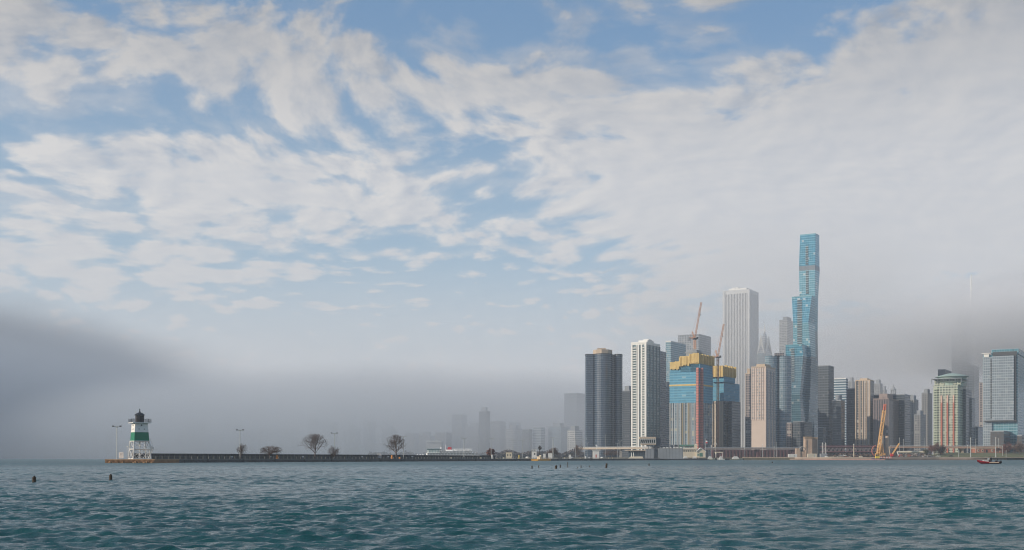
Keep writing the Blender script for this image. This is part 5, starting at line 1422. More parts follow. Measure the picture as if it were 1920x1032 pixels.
for p, q in zip((E + E2)[:-1], (E + E2)[1:]):
    b.prism([(p.x, p.y - 1), (q.x, q.y - 1), (q.x, q.y + 9), (p.x, p.y + 9)], 1.51, 2.95)
b.build('upper_step', plain('pale_stone', (.52, .42, .33), .9, var=.3, scale=.2), t)
t = thing('floating_boom', 'thin pinkish floating boom lying on the water before the stone pylons', 'boom', at(1590, 1225, .2))
b = MB(); A, B = at(1508, 1225, .25), at(1660, 1200, .25)
for k in range(40): b.bar(A.lerp(B, k / 40), A.lerp(B, (k + .94) / 40), .42, 6)
b.build('floats', plain('pink_boom', (.55, .30, .24), .7), t)

# ------------------------------------------------------------------ stone pylons, drums and machines
def pylons():
    d = 1330; g = d / F; X = lambda px: (px - 960) * g; Z = lambda r_: zrow(r_, d)
    m_ = plain('weathered_limestone', (.44, .33, .25), .9, var=.45, scale=.12, bump=.4)
    for lb, l, r_, top, dd in (('left stone bridge pylon, broad and pale tan', 1509.5, 1523.5, 819, 0), ('right stone bridge pylon, greyer and stained', 1525, 1536, 820, 6)):
        t = thing('stone_pylon', lb, 'pylon', at((l + r_) / 2, d + dd, GZ), 'stone pylons of the unfinished bridge')
        P = [(X(l), d + dd), (X(r_), d + dd), (X(r_), d + dd + 9), (X(l), d + dd + 9)]
        b = MB(); b.prism(grow(P, 1.02), GZ - .4, Z(top + 4), top=grow(P, .93)); b.build('shaft', m_, t)
        b = MB(); b.prism(grow(P, .98), Z(top + 3.98), Z(top), top=grow(P, 1.0)); b.build('cap', plain('stained_cap', (.30, .22, .15), .9, var=.6, scale=.2), t)
        b = MB()
        for k in (.12, .88): b.box((X(l + (r_ - l) * k), d + dd - .25, (GZ + Z(top + 5)) / 2), (1.0, .5, Z(top + 5) - GZ))
        b.build('pilasters', m_, t)
    t = thing('stone_pier', 'low broken stone pier left of the two tall pylons', 'pier', at(1497, d, GZ))
    b = MB(); P = [(X(1493), d), (X(1501), d), (X(1501), d + 6), (X(1493), d + 6)]; b.prism(P, GZ - .3, Z(841), top=grow(P, .92)); b.prism([(X(1501), d + 1), (X(1509), d + 1), (X(1509), d + 6), (X(1501), d + 6)], GZ - .3, Z(847)); b.build('shaft', m_, t)
    b = MB(); pr = None
    for k in range(9):
        a = math.pi * k / 8; q = Vector((X(1504) + 3.2 * math.cos(a), d, Z(844) + 3.4 * math.sin(a)))
        if pr is not None: b.beam(pr, q, .7)
        pr = q
    b.build('arch', concm, t)
    t = thing('steel_portal', 'pair of slim rounded steel portals right of the stone pylons', 'portal', at(1540, d - 10, GZ))
    for x_ in (1538, 1543.5):
        b = MB()
        for s_ in (-.7, .7): b.bar((X(x_ + s_), d - 10, GZ), (X(x_ + s_), d - 10, Z(832.5)), .22, 6)
        b.bar((X(x_ - .7), d - 10, Z(832.5)), (X(x_), d - 10, Z(830.6)), .22, 6); b.bar((X(x_), d - 10, Z(830.6)), (X(x_ + .7), d - 10, Z(832.5)), .22, 6)
        b.build('portal_frame', whitem, t)
    b = MB(); b.box((X(1540), d - 9, (GZ + Z(851)) / 2), (12 * g, 5, Z(851) - GZ)); b.build('base_block', greym, t)
pylons()
def container(label, l, r_, r0, r1, d, m_=whitem, name='site_container', grp='white containers on the shore'):
    g = d / F; c = at((l + r_) / 2, d, max(GZ, 0)); z1 = zrow(r0, d); z0 = GZ
    t = thing(name, label, 'container', c, grp); wd = (r_ - l) * g
    b = MB(); b.box((c.x, c.y, (z0 + z1) / 2), (wd, 2.6, z1 - z0)); b.build('body', m_, t)
    b = MB(); k = .3
    while k < wd: b.box((c.x - wd / 2 + k, c.y - 1.33, (z0 + z1) / 2), (.1, .06, (z1 - z0) * .9)); k += .6
    b.build('side_ribs', plain('rib_shade', (.55, .54, .5), .6), t)
    b = MB(); b.box((c.x + wd * .2, c.y - 1.36, z0 + (z1 - z0) * .42), (.9, .06, (z1 - z0) * .75)); b.build('door', galv, t)
container('long low white container left of the stone pier', 1478, 1494, 851.7, 856, 1290)
container('cream container in front of the left stone pylon', 1514, 1531.5, 851, 856, 1300, cream)
container('small white container at the water right of the portals', 1547, 1552.5, 855.5, 860, 1272)
container('small white container near the right shore lamp posts', 1612, 1617, 855.5, 859, 1280, cream)
container('small cream container beside the debris heap at its right', 1558, 1566, 857, 860, 1276, cream)
def drums():
    d = 1300; g = d / F
    m_ = plain('silo_concrete', (.56, .44, .34), .9, var=.45, scale=.15, bump=.3)
    for lb, x_, w_, top, dd in (('left concrete drum tower, partly hidden by the yellow crane', 1652.5, 9.5, 818, 10), ('right concrete drum tower, narrower', 1663.5, 6.5, 818.6, 14)):
        c = at(x_, d + dd, GZ); t = thing('concrete_silo', lb, 'silo', c, 'concrete silos behind the yellow crane')
        r_ = w_ / 2 * g; zt = zrow(top, d + dd)
        b = MB(); b.lathe((c.x, c.y, 0), [(r_ * 1.04, GZ - .4), (r_, GZ + 1), (r_ * .97, zt - 2), (r_ * 1.03, zt - 1.9), (r_ * 1.03, zt), (0, zt + .1)], 20); b.build('shell', m_, t)
        b = MB()
        for k in range(8): a = k * math.pi / 4; b.bar((c.x + r_ * .9 * math.cos(a), c.y + r_ * .9 * math.sin(a), zt), (c.x + r_ * .9 * math.cos(a), c.y + r_ * .9 * math.sin(a), zt + .9), .12, 4)
        b.build('rebar_stubs', rust, t)
drums()
def crawler_crane():
    d = 1292; g = d / F; X = lambda px: (px - 960) * g; Z = lambda r_: zrow(r_, d)
    t = thing('crawler_crane', 'yellow crawler crane with a raised red-tipped lattice boom by the drum towers', 'crane', at(1652, d, GZ))
    foot_ = Vector((X(1646.5), d, Z(851))); tip = Vector((X(1659.6), d, Z(758)))
    br = foot_.lerp(tip, .88)
    b = MB(); lattice(b, foot_, br, 2.6, 2.9, r=.25); b.build('boom', yel, t)
    b = MB(); lattice(b, br, tip, 1.9, 2.4, r=.26); b.build('boom_tip', plain('red_lead', (.55, .12, .06), .6), t)
    b = MB(); b.box((X(1648), d + 1, Z(853)), (11 * g, 4, 3.2)); b.box((X(1643.5), d - .4, Z(853.5)), (3.2 * g, 2.6, 3.6)); b.box((X(1656), d + 1, Z(852.4)), (8 * g, 3.4, 2.0)); b.box((X(1651), d + 1.5, Z(848)), (7 * g, 3.2, 3.4)); b.box((X(1652), d + 1.5, Z(842)), (4.5 * g, 2.6, 3.8)); b.build('machinery_house', yel, t)
    b = MB(); b.box((X(1642.6), d - 1.8, Z(854)), (1.6, .2, 1.6)); b.build('cab_window', glassd, t)
    for s_ in (-1, 1):
        b = MB(); b.box((X(1648), d + 1 + s_ * 2.2, GZ + .9), (8.2, 1.2, 1.4)); b.build('crawler_track', blackm, t)
    b = MB(); lattice(b, (X(1656), d + 1, Z(853)), (X(1653), d + 1, Z(832)), 2.2, 3.0, r=.18); b.build('gantry', yel, t)
    b = MB(); b.bar((X(1653), d + 1, Z(832)), tip, .12, 4); b.bar(tip, (tip.x + .3, tip.y, Z(800)), .1, 4); b.box((tip.x + .3, tip.y, Z(801)), (.9, .7, 1.6)); b.build('cables_and_hook', darkm, t)
    b = MB(); pr = None
    for k in range(9):
        a = math.pi * (.5 + k / 8); q = Vector((X(1640) + 3.0 + 4.2 * math.cos(a), d + 6, Z(845.5) + 5.4 * math.sin(a)))
        if pr is not None: b.beam(pr, q, .8)
        pr = q
    b.build('cable_loop', plain('dull_red', (.45, .14, .10), .7), t)
crawler_crane()
def small_crane():
    d = 1285; g = d / F; X = lambda px: (px - 960) * g; Z = lambda r_: zrow(r_, d)
    t = thing('small_crane', 'small crane with a yellow jib on a red carriage right of the drum towers', 'crane', at(1672, d, GZ))
    b = MB(); b.box((X(1672), d, Z(853.8)), (5 * g, 2.4, 2.4)); b.box((X(1670.8), d, Z(851.6)), (2 * g, 2, 1.2)); b.build('carriage', plain('carriage_red', (.6, .03, .03), .5), t)
    b = MB(); lattice(b, (X(1673), d, Z(853)), (X(1686.5), d, Z(832)), 1.0, 1.8, r=.2); b.build('jib', yel, t)
    b = MB(); b.bar((X(1667), d, Z(838)), (X(1669), d, Z(853)), .5, 6); b.bar((X(1667), d, Z(838)), (X(1671), d, Z(843)), .25, 5); b.build('back_mast', tanm, t)
    for s_ in (-1, 1):
        b = MB(); b.box((X(1672), d + s_ * 1.3, GZ + .5), (4.6, .6, .9)); b.build('crawler_track', blackm, t)
small_crane()
t = thing('striped_barrier', 'row of red and white barrier blocks in front of the yellow crane', 'barrier', at(1660, 1262, 2))
b = MB(); b2 = MB()
for k in range(16): (b if k % 2 else b2).box((at(1650 + k * 1.45, 1263).x, 1263, 2.62), (1.45 / F * 1263 * .96, .9, 1.7))
b.build('red_blocks', plain('barrier_red', (.6, .10, .05), .6), t); b2.build('white_blocks', whitem, t)
t = thing('work_pontoon', 'dark purple and yellow pontoon cabin left of the striped barrier', 'pontoon', at(1642, 1260, 1))
b = MB(); c = at(1643, 1259); b.box((c.x, c.y, .9), (9, 5, 1.6)); b.build('hull', plain('dark_violet', (.06, .03, .12), .6), t)
b = MB(); b.box((c.x + 1.2, c.y, 2.8), (4, 3, 2.2)); b.box((c.x + 1.2, c.y, 4.02), (4.6, 3.4, .22)); b.build('cabin', plain('bright_yellow', (.8, .6, .08), .5), t)
# debris heaps
def heap(label, px, d, wpx, top, cols, seed, n=60):
    rr = random.Random(seed); c = at(px, d, GZ); w_ = wpx / F * d; h = zrow(top, d) - GZ
    o = MB(); ms = [plain('rubble_%d_%d' % (seed, i), q, .85, var=.4) for i, q in enumerate(cols)]
    for k in range(n):
        x = rr.uniform(-.5, .5); z = GZ + h * (1 - abs(x) * 1.4) * rr.random(); s_ = rr.uniform(.5, 1.5)
        o.M = Matrix.Translation((c.x + x * w_, c.y + rr.uniform(-2, 2), z)) @ Matrix.Rotation(rr.random() * 3, 4, 'X') @ Matrix.Rotation(rr.random() * 3, 4, 'Z')
        o.box((0, 0, 0), (s_ * rr.uniform(.8, 3.2), s_ * .6, s_ * .6), 0, rr.randrange(len(cols)))
    o.M = None
    tag(o.build('debris_heap', ms, org=c), label, 'debris heap', 'heaps of scrap and rubble', 'stuff')
heap('heap of red and grey scrap right of the small crane', 1695, 1285, 26, 850.5, [(.4, .07, .05), (.3, .2, .14), (.2, .2, .2)], 1)
heap('grey rubble heap at the end of the tan beam', 1713, 1290, 24, 851, [(.25, .22, .2), (.35, .3, .26), (.15, .12, .1)], 2)
heap('pale rubble strip between the debris and the red-brown trees', 1737, 1292, 30, 854, [(.4, .38, .36), (.25, .2, .16), (.12, .12, .13)], 3, 50)
heap('dark scrap heap left of the pontoon cabin', 1590, 1285, 50, 855, [(.06, .05, .05), (.25, .12, .08), (.35, .33, .3)], 4, 80)
heap('low dark scrap strip right of the small white shore container', 1565, 1280, 24, 856, [(.3, .14, .08), (.1, .09, .07), (.3, .27, .2)], 5, 50)
t = thing('storage_tube', 'long tan tube beam on trestles below the sunlit elevated road', 'beam', at(1710, 1330, GZ))
b = MB(); d = 1330; b.bar(at(1683, d, zrow(848, d)), at(1738, d, zrow(848, d)), 1.25, 10); b.build('tube', cream, t)
b = MB()
for k in range(5): c = at(1687 + k * 12, d, 0); b.box((c.x, c.y, (GZ + zrow(850, d)) / 2), (.8, 2.2, zrow(850, d) - GZ))
b.build('trestles', greym, t)
b = MB(); b.beam(at(1682, d - 1, zrow(847, d)), at(1685, d - 1, zrow(854, d)), .9); b.build('end_brace', whitem, t)

# shore lamp posts and poles
for px, top, d_, lb, bs in ((1601, 833.5, 1285, 'thick pale pole standing on the shore before the truss bridge', 2.6), (1820, 822, 1300, 'tall pole on the lawn left of the brick park house', 3), (1829.5, 824, 1375, 'tall pole behind the left end of the brick park house', 7.5),
                        (1867, 821.5, 1302, 'tallest pole in front of the brick park house', 3), (1872.5, 823.5, 1372, 'pole just right of the tallest lawn pole', 7.5), (1880, 837, 1320, 'short pole at the right end of the park house', 4), (1886.5, 846, 1305, 'short round-headed post left of the right-edge trees', 3),
                        (1814, 836, 1385, 'short pole left of the tall lawn pole', 7.5), (1797.5, 846, 1300, 'short post right of the red-brown tree row', 3), (1430, 834, 1300, 'pole on the pale sea wall before the tan tower', 2.6), (1451.5, 838, 1310, 'thinner pole of the pair before the curved glass tower', 2.6), (1455.5, 830, 1300, 'taller pole of the pair before the curved glass tower', 2.6),
                        (1396.5, 841, 1310, 'short post on the sea wall left of the tan tower', 2.6), (1717, 851, 1300, 'white stub post among the rubble', 2.6), (1686.5, 822, 1420, 'thin mast behind the small crane jib', 2.6), (1694, 825, 1430, 'second thin mast right of the small crane jib', 2.6), (1734, 823, 1430, 'thin pole left of the red-brown tree row', 2.6)):
    c = at(px, d_, bs); t = thing('shore_pole', lb, 'pole', c, 'pale poles along the shore')
    b = MB(); rad = .5 if px in (1601, 1867, 1820) else .26; b.bar((c.x, c.y, c.z - .5), (c.x, c.y, zrow(top, d_)), rad, 7, rad * .7); b.build('pole', galv if px != 1601 else cream, t)
    b = MB(); b.lathe((c.x, c.y, zrow(top, d_)), [(rad * 1.2, -.3), (rad * 1.6, 0), (rad * 1.2, .35), (0, .5)], 8); b.build('cap', whitem, t)

# ------------------------------------------------------------------ marina yard
def marina_house():
    d = 1330; g = d / F; X = lambda px: (px - 960) * g; Z = lambda r_: zrow(r_, d)
    t = thing('boat_house', 'cream boat house with a small cupola and a front gable behind the moored boats', 'building', at(1300, d, GZ))
    b = MB(); b.prism([(X(1279), d), (X(1306), d), (X(1306), d + 14), (X(1279), d + 14)], GZ, Z(843)); b.build('walls', cream, t)
    b = MB(); b.prism([(X(1277), d - 1), (X(1308), d - 1), (X(1308), d + 15), (X(1277), d + 15)], Z(843), Z(840), top=[(X(1279), d + 5), (X(1306), d + 5), (X(1306), d + 9), (X(1279), d + 9)]); b.build('roof', plain('cream_roof', (.55, .47, .36), .8), t)
    for k in range(6):
        b = MB(); b.box((X(1282.5 + k * 4.2), d - .1, Z(846)), (1.2, .25, 1.3)); b.build('window', glassd, t)
    b = MB(); gx0, gx1, gm = X(1305), X(1322), X(1313)
    b.prism([(gx0, d - 3), (gx1, d - 3), (gx1, d + 8), (gx0, d + 8)], GZ, Z(847)); b.face([(gx0, d - 3, Z(847)), (gx1, d - 3, Z(847)), (gm, d - 3, Z(840.5))]); b.build('gable_wall', cream, t)
    b = MB(); b.face([(gx0 - .5, d - 3.8, Z(847.6)), (gm, d - 3.8, Z(840)), (gm, d + 8, Z(840)), (gx0 - .5, d + 8, Z(847.6))]); b.face([(gm, d - 3.8, Z(840)), (gx1 + .8, d - 3.8, Z(848)), (gx1 + .8, d + 8, Z(848)), (gm, d + 8, Z(840))]); b.beam((gx0 - .5, d - 3.8, Z(847.6)), (gm, d - 3.8, Z(840)), .5); b.beam((gm, d - 3.8, Z(840)), (gx1 + .8, d - 3.8, Z(848)), .5); b.build('gable_roof', whitem, t)
    b = MB(); P = [(X(1304), d + 4), (X(1308.5), d + 4), (X(1308.5), d + 7), (X(1304), d + 7)]; b.prism(P, Z(841), Z(835.5)); b.prism(grow(P, 1.3), Z(835.5), Z(832), top=grow(P, .1)); b.build('cupola', cream, t)
    b = MB(); b.box((X(1313.5), d - 3.1, Z(853)), (3.4, .2, 4)); b.box((X(1308), d - 3.1, Z(853)), (1.4, .2, 2.4)); b.build('doors', greenm, t)
    b = MB(); rr = random.Random(4)
    P0 = [(X(1315), d + 4), (X(1324), d + 4), (X(1324), d + 9), (X(1315), d + 9)]; b.prism(P0, GZ, Z(841), top=grow(P0, .8)); b.build('rear_wing', maroon, t)
marina_house()
# flag
c = at(1322.3, 1300, GZ); t = thing('flag_pole', 'white flagpole with a dark, white and red banded flag above the boat house', 'flagpole', c)
b = MB(); b.bar(c, (c.x, c.y, zrow(823, 1300)), .18, 6); b.build('pole', whitem, t)
zt = zrow(824, 1300)
for k, (m_, nm) in enumerate(((plain('flag_navy', (.03, .035, .06), .8), 'dark_band'), (whitem, 'white_band'), (plain('flag_red', (.5, .04, .06), .8), 'red_band'))):
    b = MB(); n = 8
    for i in range(n):
        x0_, x1_ = i / n * 2.6, (i + 1) / n * 2.6
        f = lambda x: math.sin(x * 2.6) * .18
        zz0 = zt - k * 1.4 - x0_ * .12; zz1 = zt - k * 1.4 - x1_ * .12
        for e in (0, .05): b.face([(c.x + .2 + x0_, c.y + f(x0_) + e, zz0 - 1.4), (c.x + .2 + x1_, c.y + f(x1_) + e, zz1 - 1.4), (c.x + .2 + x1_, c.y + f(x1_) + e, zz1), (c.x + .2 + x0_, c.y + f(x0_) + e, zz0)])
    b.build(nm, m_, t)
c = at(1341.5, 1296, GZ); t = thing('radio_mast', 'thin mast with round lamps and stays right of the flagpole', 'mast', c)
b = MB(); b.bar(c, (c.x, c.y, zrow(812, 1296)), .16, 5, .08); b.beam((c.x - 1.4, c.y, zrow(833, 1296)), (c.x + 1.4, c.y, zrow(833, 1296)), .14); b.build('mast', galv, t)
for sx, rw in ((-1.3, 833), (1.3, 833), (-1.6, 839.5)):
    b = MB(); b.lathe((c.x + sx, c.y, zrow(rw, 1296)), [(0, -.5), (.45, -.3), (.6, 0), (.45, .3), (0, .5)], 8); b.build('lamp', whitem, t)
b = MB(); b.bar((c.x, c.y, zrow(824, 1296)), (c.x - 7, c.y, 3), .05, 4); b.bar((c.x, c.y, zrow(824, 1296)), (c.x + 6, c.y, 3), .05, 4); b.build('stays', darkm, t)
c = at(1348, 1292, GZ); t = thing('canopy', 'white flat canopy on posts over the quay right of the mast', 'canopy', c)
b = MB(); b.box((c.x, c.y, zrow(848.5, 1292)), (8.4, 5, .9)); b.box((c.x - 3.3, c.y - 1, zrow(850.6, 1292)), (1.6, 1.6, 1.4)); b.build('roof', cream, t)
for s_ in (-3.6, 3.6):
    b = MB(); b.bar((c.x + s_, c.y - 2, 1.2), (c.x + s_, c.y - 2, zrow(849, 1292)), .2, 6); b.build('post', whitem, t)
# moored boats
def yacht(label, px, d, Lm, seed, face=1, colr=None, z=0.3):
    c = at(px, d, 0); t = thing('motor_boat', label, 'boat', c, 'white motor boats moored at the marina quay')
    f = face; hw = Lm * .16
    b = MB(); st = [(-.5, .8, 1.2), (-.2, 1.0, 1.2), (.15, .95, 1.35), (.38, .6, 1.6), (.5, .05, 1.9)]
    for (x0, w0, h0), (x1, w1, h1) in zip(st[:-1], st[1:]):
        A = [(c.x + f * x0 * Lm, c.y + s_ * w0 * hw, h0) for s_ in (-1, 1)]; B = [(c.x + f * x1 * Lm, c.y + s_ * w1 * hw, h1) for s_ in (-1, 1)]
        a = [(c.x + f * x0 * Lm * .94, c.y + s_ * w0 * hw * .7, -.2) for s_ in (-1, 1)]; b_ = [(c.x + f * x1 * Lm * .90, c.y + s_ * w1 * hw * .6, -.2) for s_ in (-1, 1)]
        b.face([a[0], b_[0], B[0], A[0]]); b.face([a[1], A[1], B[1], b_[1]]); b.face([A[0], B[0], B[1], A[1]])
    x0, w0, h0 = st[0]; b.face([(c.x + f * x0 * Lm * .94, c.y - w0 * hw * .7, -.2), (c.x + f * x0 * Lm * .94, c.y + w0 * hw * .7, -.2), (c.x + f * x0 * Lm, c.y + w0 * hw, h0), (c.x + f * x0 * Lm, c.y - w0 * hw, h0)])
    b.build('hull', colr or whitem, t)
    b = MB(); P = [(c.x - Lm * .28, c.y - hw * .7), (c.x + Lm * .22, c.y - hw * .7), (c.x + Lm * .22, c.y + hw * .7), (c.x - Lm * .28, c.y + hw * .7)]
    b.prism(P, 1.3, 2.7, top=grow(P, .82)); b.prism(grow(P, .6), 2.71, 3.7, top=grow(P, .5)); b.build('cabin', whitem, t)
    b = MB(); b.box((c.x, c.y - hw * .66, 2.15), (Lm * .38, .12, .5)); b.build('cabin_windows', glassd, t)
    b = MB(); b.bar((c.x - Lm * .1, c.y, 3.7), (c.x - Lm * .13, c.y, 6.2), .07, 5); b.build('radar_pole', whitem, t)
yacht('white motor boat moored right beside the long grey wall', 1286, 1243, 11, 1, -1)
yacht('white motor boat moored under the front gable of the boat house', 1303, 1246, 9, 2, 1)
yacht('white motor boat moored just right of the flagpole', 1332, 1258, 10, 3, 1, cream)
yacht('white motor boat moored below the flat white canopy', 1352, 1268, 8, 4, -1)
yacht('largest moored motor boat, right end of the marina quay', 1380, 1280, 15, 5, 1, cream)
# parked cars, seen as small pale shapes on the deck by the lock and on the shore
def car(label, p, colr, rz=0.0, proto=[None]):
    if proto[0] is None:
        t = thing('parked_car', label, 'car', (0, 0, 0), 'cars parked on the quays and shore')
        prof = [(-2.2, .35), (-2.2, .85), (-1.9, .95), (-1.2, 1.0), (-.7, 1.45), (.9, 1.48), (1.6, 1.0), (2.1, .9), (2.2, .6), (2.2, .35)]
        b = MB(); n = len(prof)
        for s_ in (-.85, .85):
            P = [(x, s_, z) for x, z in prof]; b.face(P if s_ < 0 else list(reversed(P)))
        for i in range(n): (x0, z0), (x1, z1) = prof[i], prof[(i + 1) % n]; b.face([(x0, -.85, z0), (x0, .85, z0), (x1, .85, z1), (x1, -.85, z1)])
        b.build('body', colr, t)
        b = MB(); b.box((.1, 0, 1.22), (1.9, 1.74, .32)); b.build('window_band', glassd, t)
        for x_ in (-1.35, 1.4):
            for s_ in (-.8, .8):
                b = MB(); b.bar((x_, s_ - .12, .33), (x_, s_ + .12, .33), .33, 12); b.build('wheel', blackm, t)
        proto[0] = t
    else:
        t = proto[0].copy(); C.objects.link(t)
        for ch in proto[0].children:
            q = ch.copy(); C.objects.link(q); q.parent = t
            if q.name.startswith('body'): q.data = q.data.copy(); q.data.materials.clear(); q.data.materials.append(colr)
        t['label'] = label
    t.location = p; t.rotation_euler = (0, 0, rz)
silver = plain('silver_paint', (.5, .51, .52), .25, .4, var=.03)
car('white car parked on the deck right of the flared lock booth', on_wall(1129, 12, DECK), whitem, PRZ)
car('silver car parked on the deck left of the flared lock booth', on_wall(1106, 12, DECK), silver, PRZ)
car('silver car parked between the small white cabinet and the thin lamp post', on_wall(1073, 12, DECK), silver, PRZ)
car('dark car parked between the thick lamp post and the small white cabinet', on_wall(1050, 12, DECK), blackm, PRZ)
car('white car parked left of the signal mast booth', on_wall(989, 11, DECK), whitem, PRZ)
car('silver car parked on the shore before the truss bridge', at(1577, 1292, 4.2), silver)
car('white car parked on the shore left of the thick pale pole', at(1583, 1294, 4.2), whitem)
car('silver car on the shore left of the red-brown tree row', at(1731, 1300, 3.3), silver)
car('white car on the shore below the red-brown tree row', at(1759, 1300, 3.4), whitem)
car('dark car on the shore right of the red-brown tree row', at(1783, 1302, 3.6), blackm)

# ------------------------------------------------------------------ posts standing in the water
pilem = plain('rotten_pile', (.07, .05, .035), .9, var=.6, scale=3, bump=.5)
def pile(px, base, top, wpx, label, d=None, lean=0.0):
    d = H * F / (base - HZ) if d is None else d
    g = d / F; c = at(px, d, 0); r_ = max(wpx * g / 2, .05); zt = zrow(top, d)
    rr = random.Random(int(px * 7)); o = MB()
    o.M = Matrix.Translation(c) @ Matrix.Rotation(lean, 4, 'Y')
    prof = [(r_ * 1.0, -1.0), (r_ * 1.06, 0.05), (r_ * .95, zt * .5), (r_ * 1.02, zt * .9), (r_ * .8, zt), (0, zt * .97)]
    o.lathe((0, 0, 0), prof, 9, rot=rr.random())
    if wpx > 3: o.box((r_ * .2, -r_ * .2, zt + .03), (r_ * .9, r_ * .7, .08), .4)
    o.M = None
    t = o.build('wooden_pile', [pilem], org=c, smooth=False)
    tag(t, label, 'pile', 'old wooden piles standing in the water')
pile(64, 905.5, 894.5, 7, 'nearest and thickest wooden pile, at the far left of the water')
pile(207.5, 901, 891, 5.8, 'second thick wooden pile, in the water left of the lighthouse crib')
pile(997.5, 879, 873.5, 2.4, 'small dark pile at the left end of the pile row, below the first lock booth')
pile(1010, 877.5, 873, 1.6, 'tiny thin pile second from the left end of the row')
pile(1042.5, 879.5, 873.5, 4.6, 'thick brown pile below the thick yellowish lamp post')
pile(1050.5, 877.5, 871.5, 2.0, 'slim dark pile close right of the thick brown pile')
pile(1064.5, 877, 867, 1.4, 'tallest slim stake in the water below the small white cabinet')
pile(1083, 878.5, 876.5, 1.6, 'lowest stub barely above the water in the pile row')
pile(1089.5, 878, 873, 1.8, 'dark stub pile right of the lowest stub')
pile(1105.5, 876.5, 873.5, 1.6, 'small stub pile midway before the tall leaning pile')
pile(1136.5, 878, 869.5, 3.8, 'tall thick leaning pile below the bare mast', lean=.12)
pile(1217, 873.5, 869.5, 2.2, 'small dark pile below the slanted control room')
pile(1448, 868.5, 866, 2.0, 'tiny dark stub in the water before the sea wall poles')

# ------------------------------------------------------------------ red boat and its helmsman
def red_boat():
    px0, px1 = 1832, 1876; d = 372; g = d / F; X = lambda px: (px - 960) * g
    c = at(1856, d, 0); t = thing('speed_boat', 'red speed boat with a black outboard motor crossing at the right', 'boat', c)
    hullr = plain('boat_red', (.30, .015, .03), .3, var=.15); 
    L0, L1 = X(px0), X(1872)
    st = [(L1, .72, .62, .05), (L1 - 1.4, .95, .62, .0), (L1 - 3.0, 1.0, .64, .0), (L1 - 4.4, .82, .78, .08), (L1 - 5.5, .45, .98, .35), (L0, .04, 1.25, .95)]
    up = MB(); lo = MB()
    for (x0, w0, h0, k0), (x1, w1, h1, k1) in zip(st[:-1], st[1:]):
        for s_ in (-1, 1):
            T0 = (x0, d + s_ * w0, h0); T1 = (x1, d + s_ * w1, h1); m0 = (x0, d + s_ * w0 * .92, h0 * .45 + k0 * .5); m1 = (x1, d + s_ * w1 * .92, h1 * .45 + k1 * .5)
            K0 = (x0, d + s_ * w0 * .5, k0 - .25); K1 = (x1, d + s_ * w1 * .5, k1 - .25)
            f1 = [m0, T0, T1, m1]; f2 = [K0, m0, m1, K1]
            up.face(f1 if s_ < 0 else f1[::-1]); lo.face(f2 if s_ < 0 else f2[::-1])
        up.face([(x0, d - w0, h0 - .03), (x0, d + w0, h0 - .03), (x1, d + w1, h1 - .03), (x1, d - w1, h1 - .03)])
    up.face([(L1, d - .72, .62), (L1, d + .72, .62), (L1, d + .6, .1), (L1, d - .6, .1)])
    up.build('hull', hullr, t); lo.build('hull_bottom', plain('boat_dark_red', (.12, .01, .015), .35), t)
    b = MB(); b.box((L1 - 1.7, d - .99, .42), (3.0, .05, .22)); b.build('tan_stripe', plain('stripe_tan', (.75, .58, .42), .4), t)
    b = MB(); b.box((L1 - 4.0, d, .86), (1.5, 1.2, .36)); b.build('white_seat', whitem, t)
    b = MB(); b.box((L1 - 2.9, d, 1.0), (.55, 1.3, .75)); b.beam((L1 - 3.2, d - .7, 1.1), (L1 - 3.0, d - .7, 1.75), .09); b.beam((L1 - 3.2, d + .7, 1.1), (L1 - 3.0, d + .7, 1.75), .09); b.beam((L1 - 3.0, d - .7, 1.75), (L1 - 3.0, d + .7, 1.75), .09); b.beam((L1 - 3.0, d - .7, 1.75), (L1 - 2.2, d - .7, 1.1), .08); b.build('console', blackm, t)
    b = MB(); b.face([(L1 - 3.21, d - .62, 1.3), (L1 - 3.21, d + .62, 1.3), (L1 - 3.02, d + .6, 1.7), (L1 - 3.02, d - .6, 1.7)]); b.build('windscreen', plain('smoked_screen', (.25, .3, .32), .1), t)
    b = MB(); b.lathe((L1 + .55, d, .1), [(0, -.7), (.2, -.6), (.24, .0), (.48, .15), (.52, .55), (.40, .82), (0, .92)], 12); b.box((L1 + .2, d, .35), (.5, .3, .3)); b.build('outboard_motor', blackm, t)
    b = MB(); b.box((L1 - .6, d, .8), (.7, .5, .45)); b.bar((L1 - .2, d + .1, .6), (L1 - .2, d + .1, 1.35), .05, 5); b.box((L1 - .2, d + .1, 1.4), (.22, .16, .3)); b.build('stern_gear', blackm, t)
    return L1, d
L1, BD = red_boat()
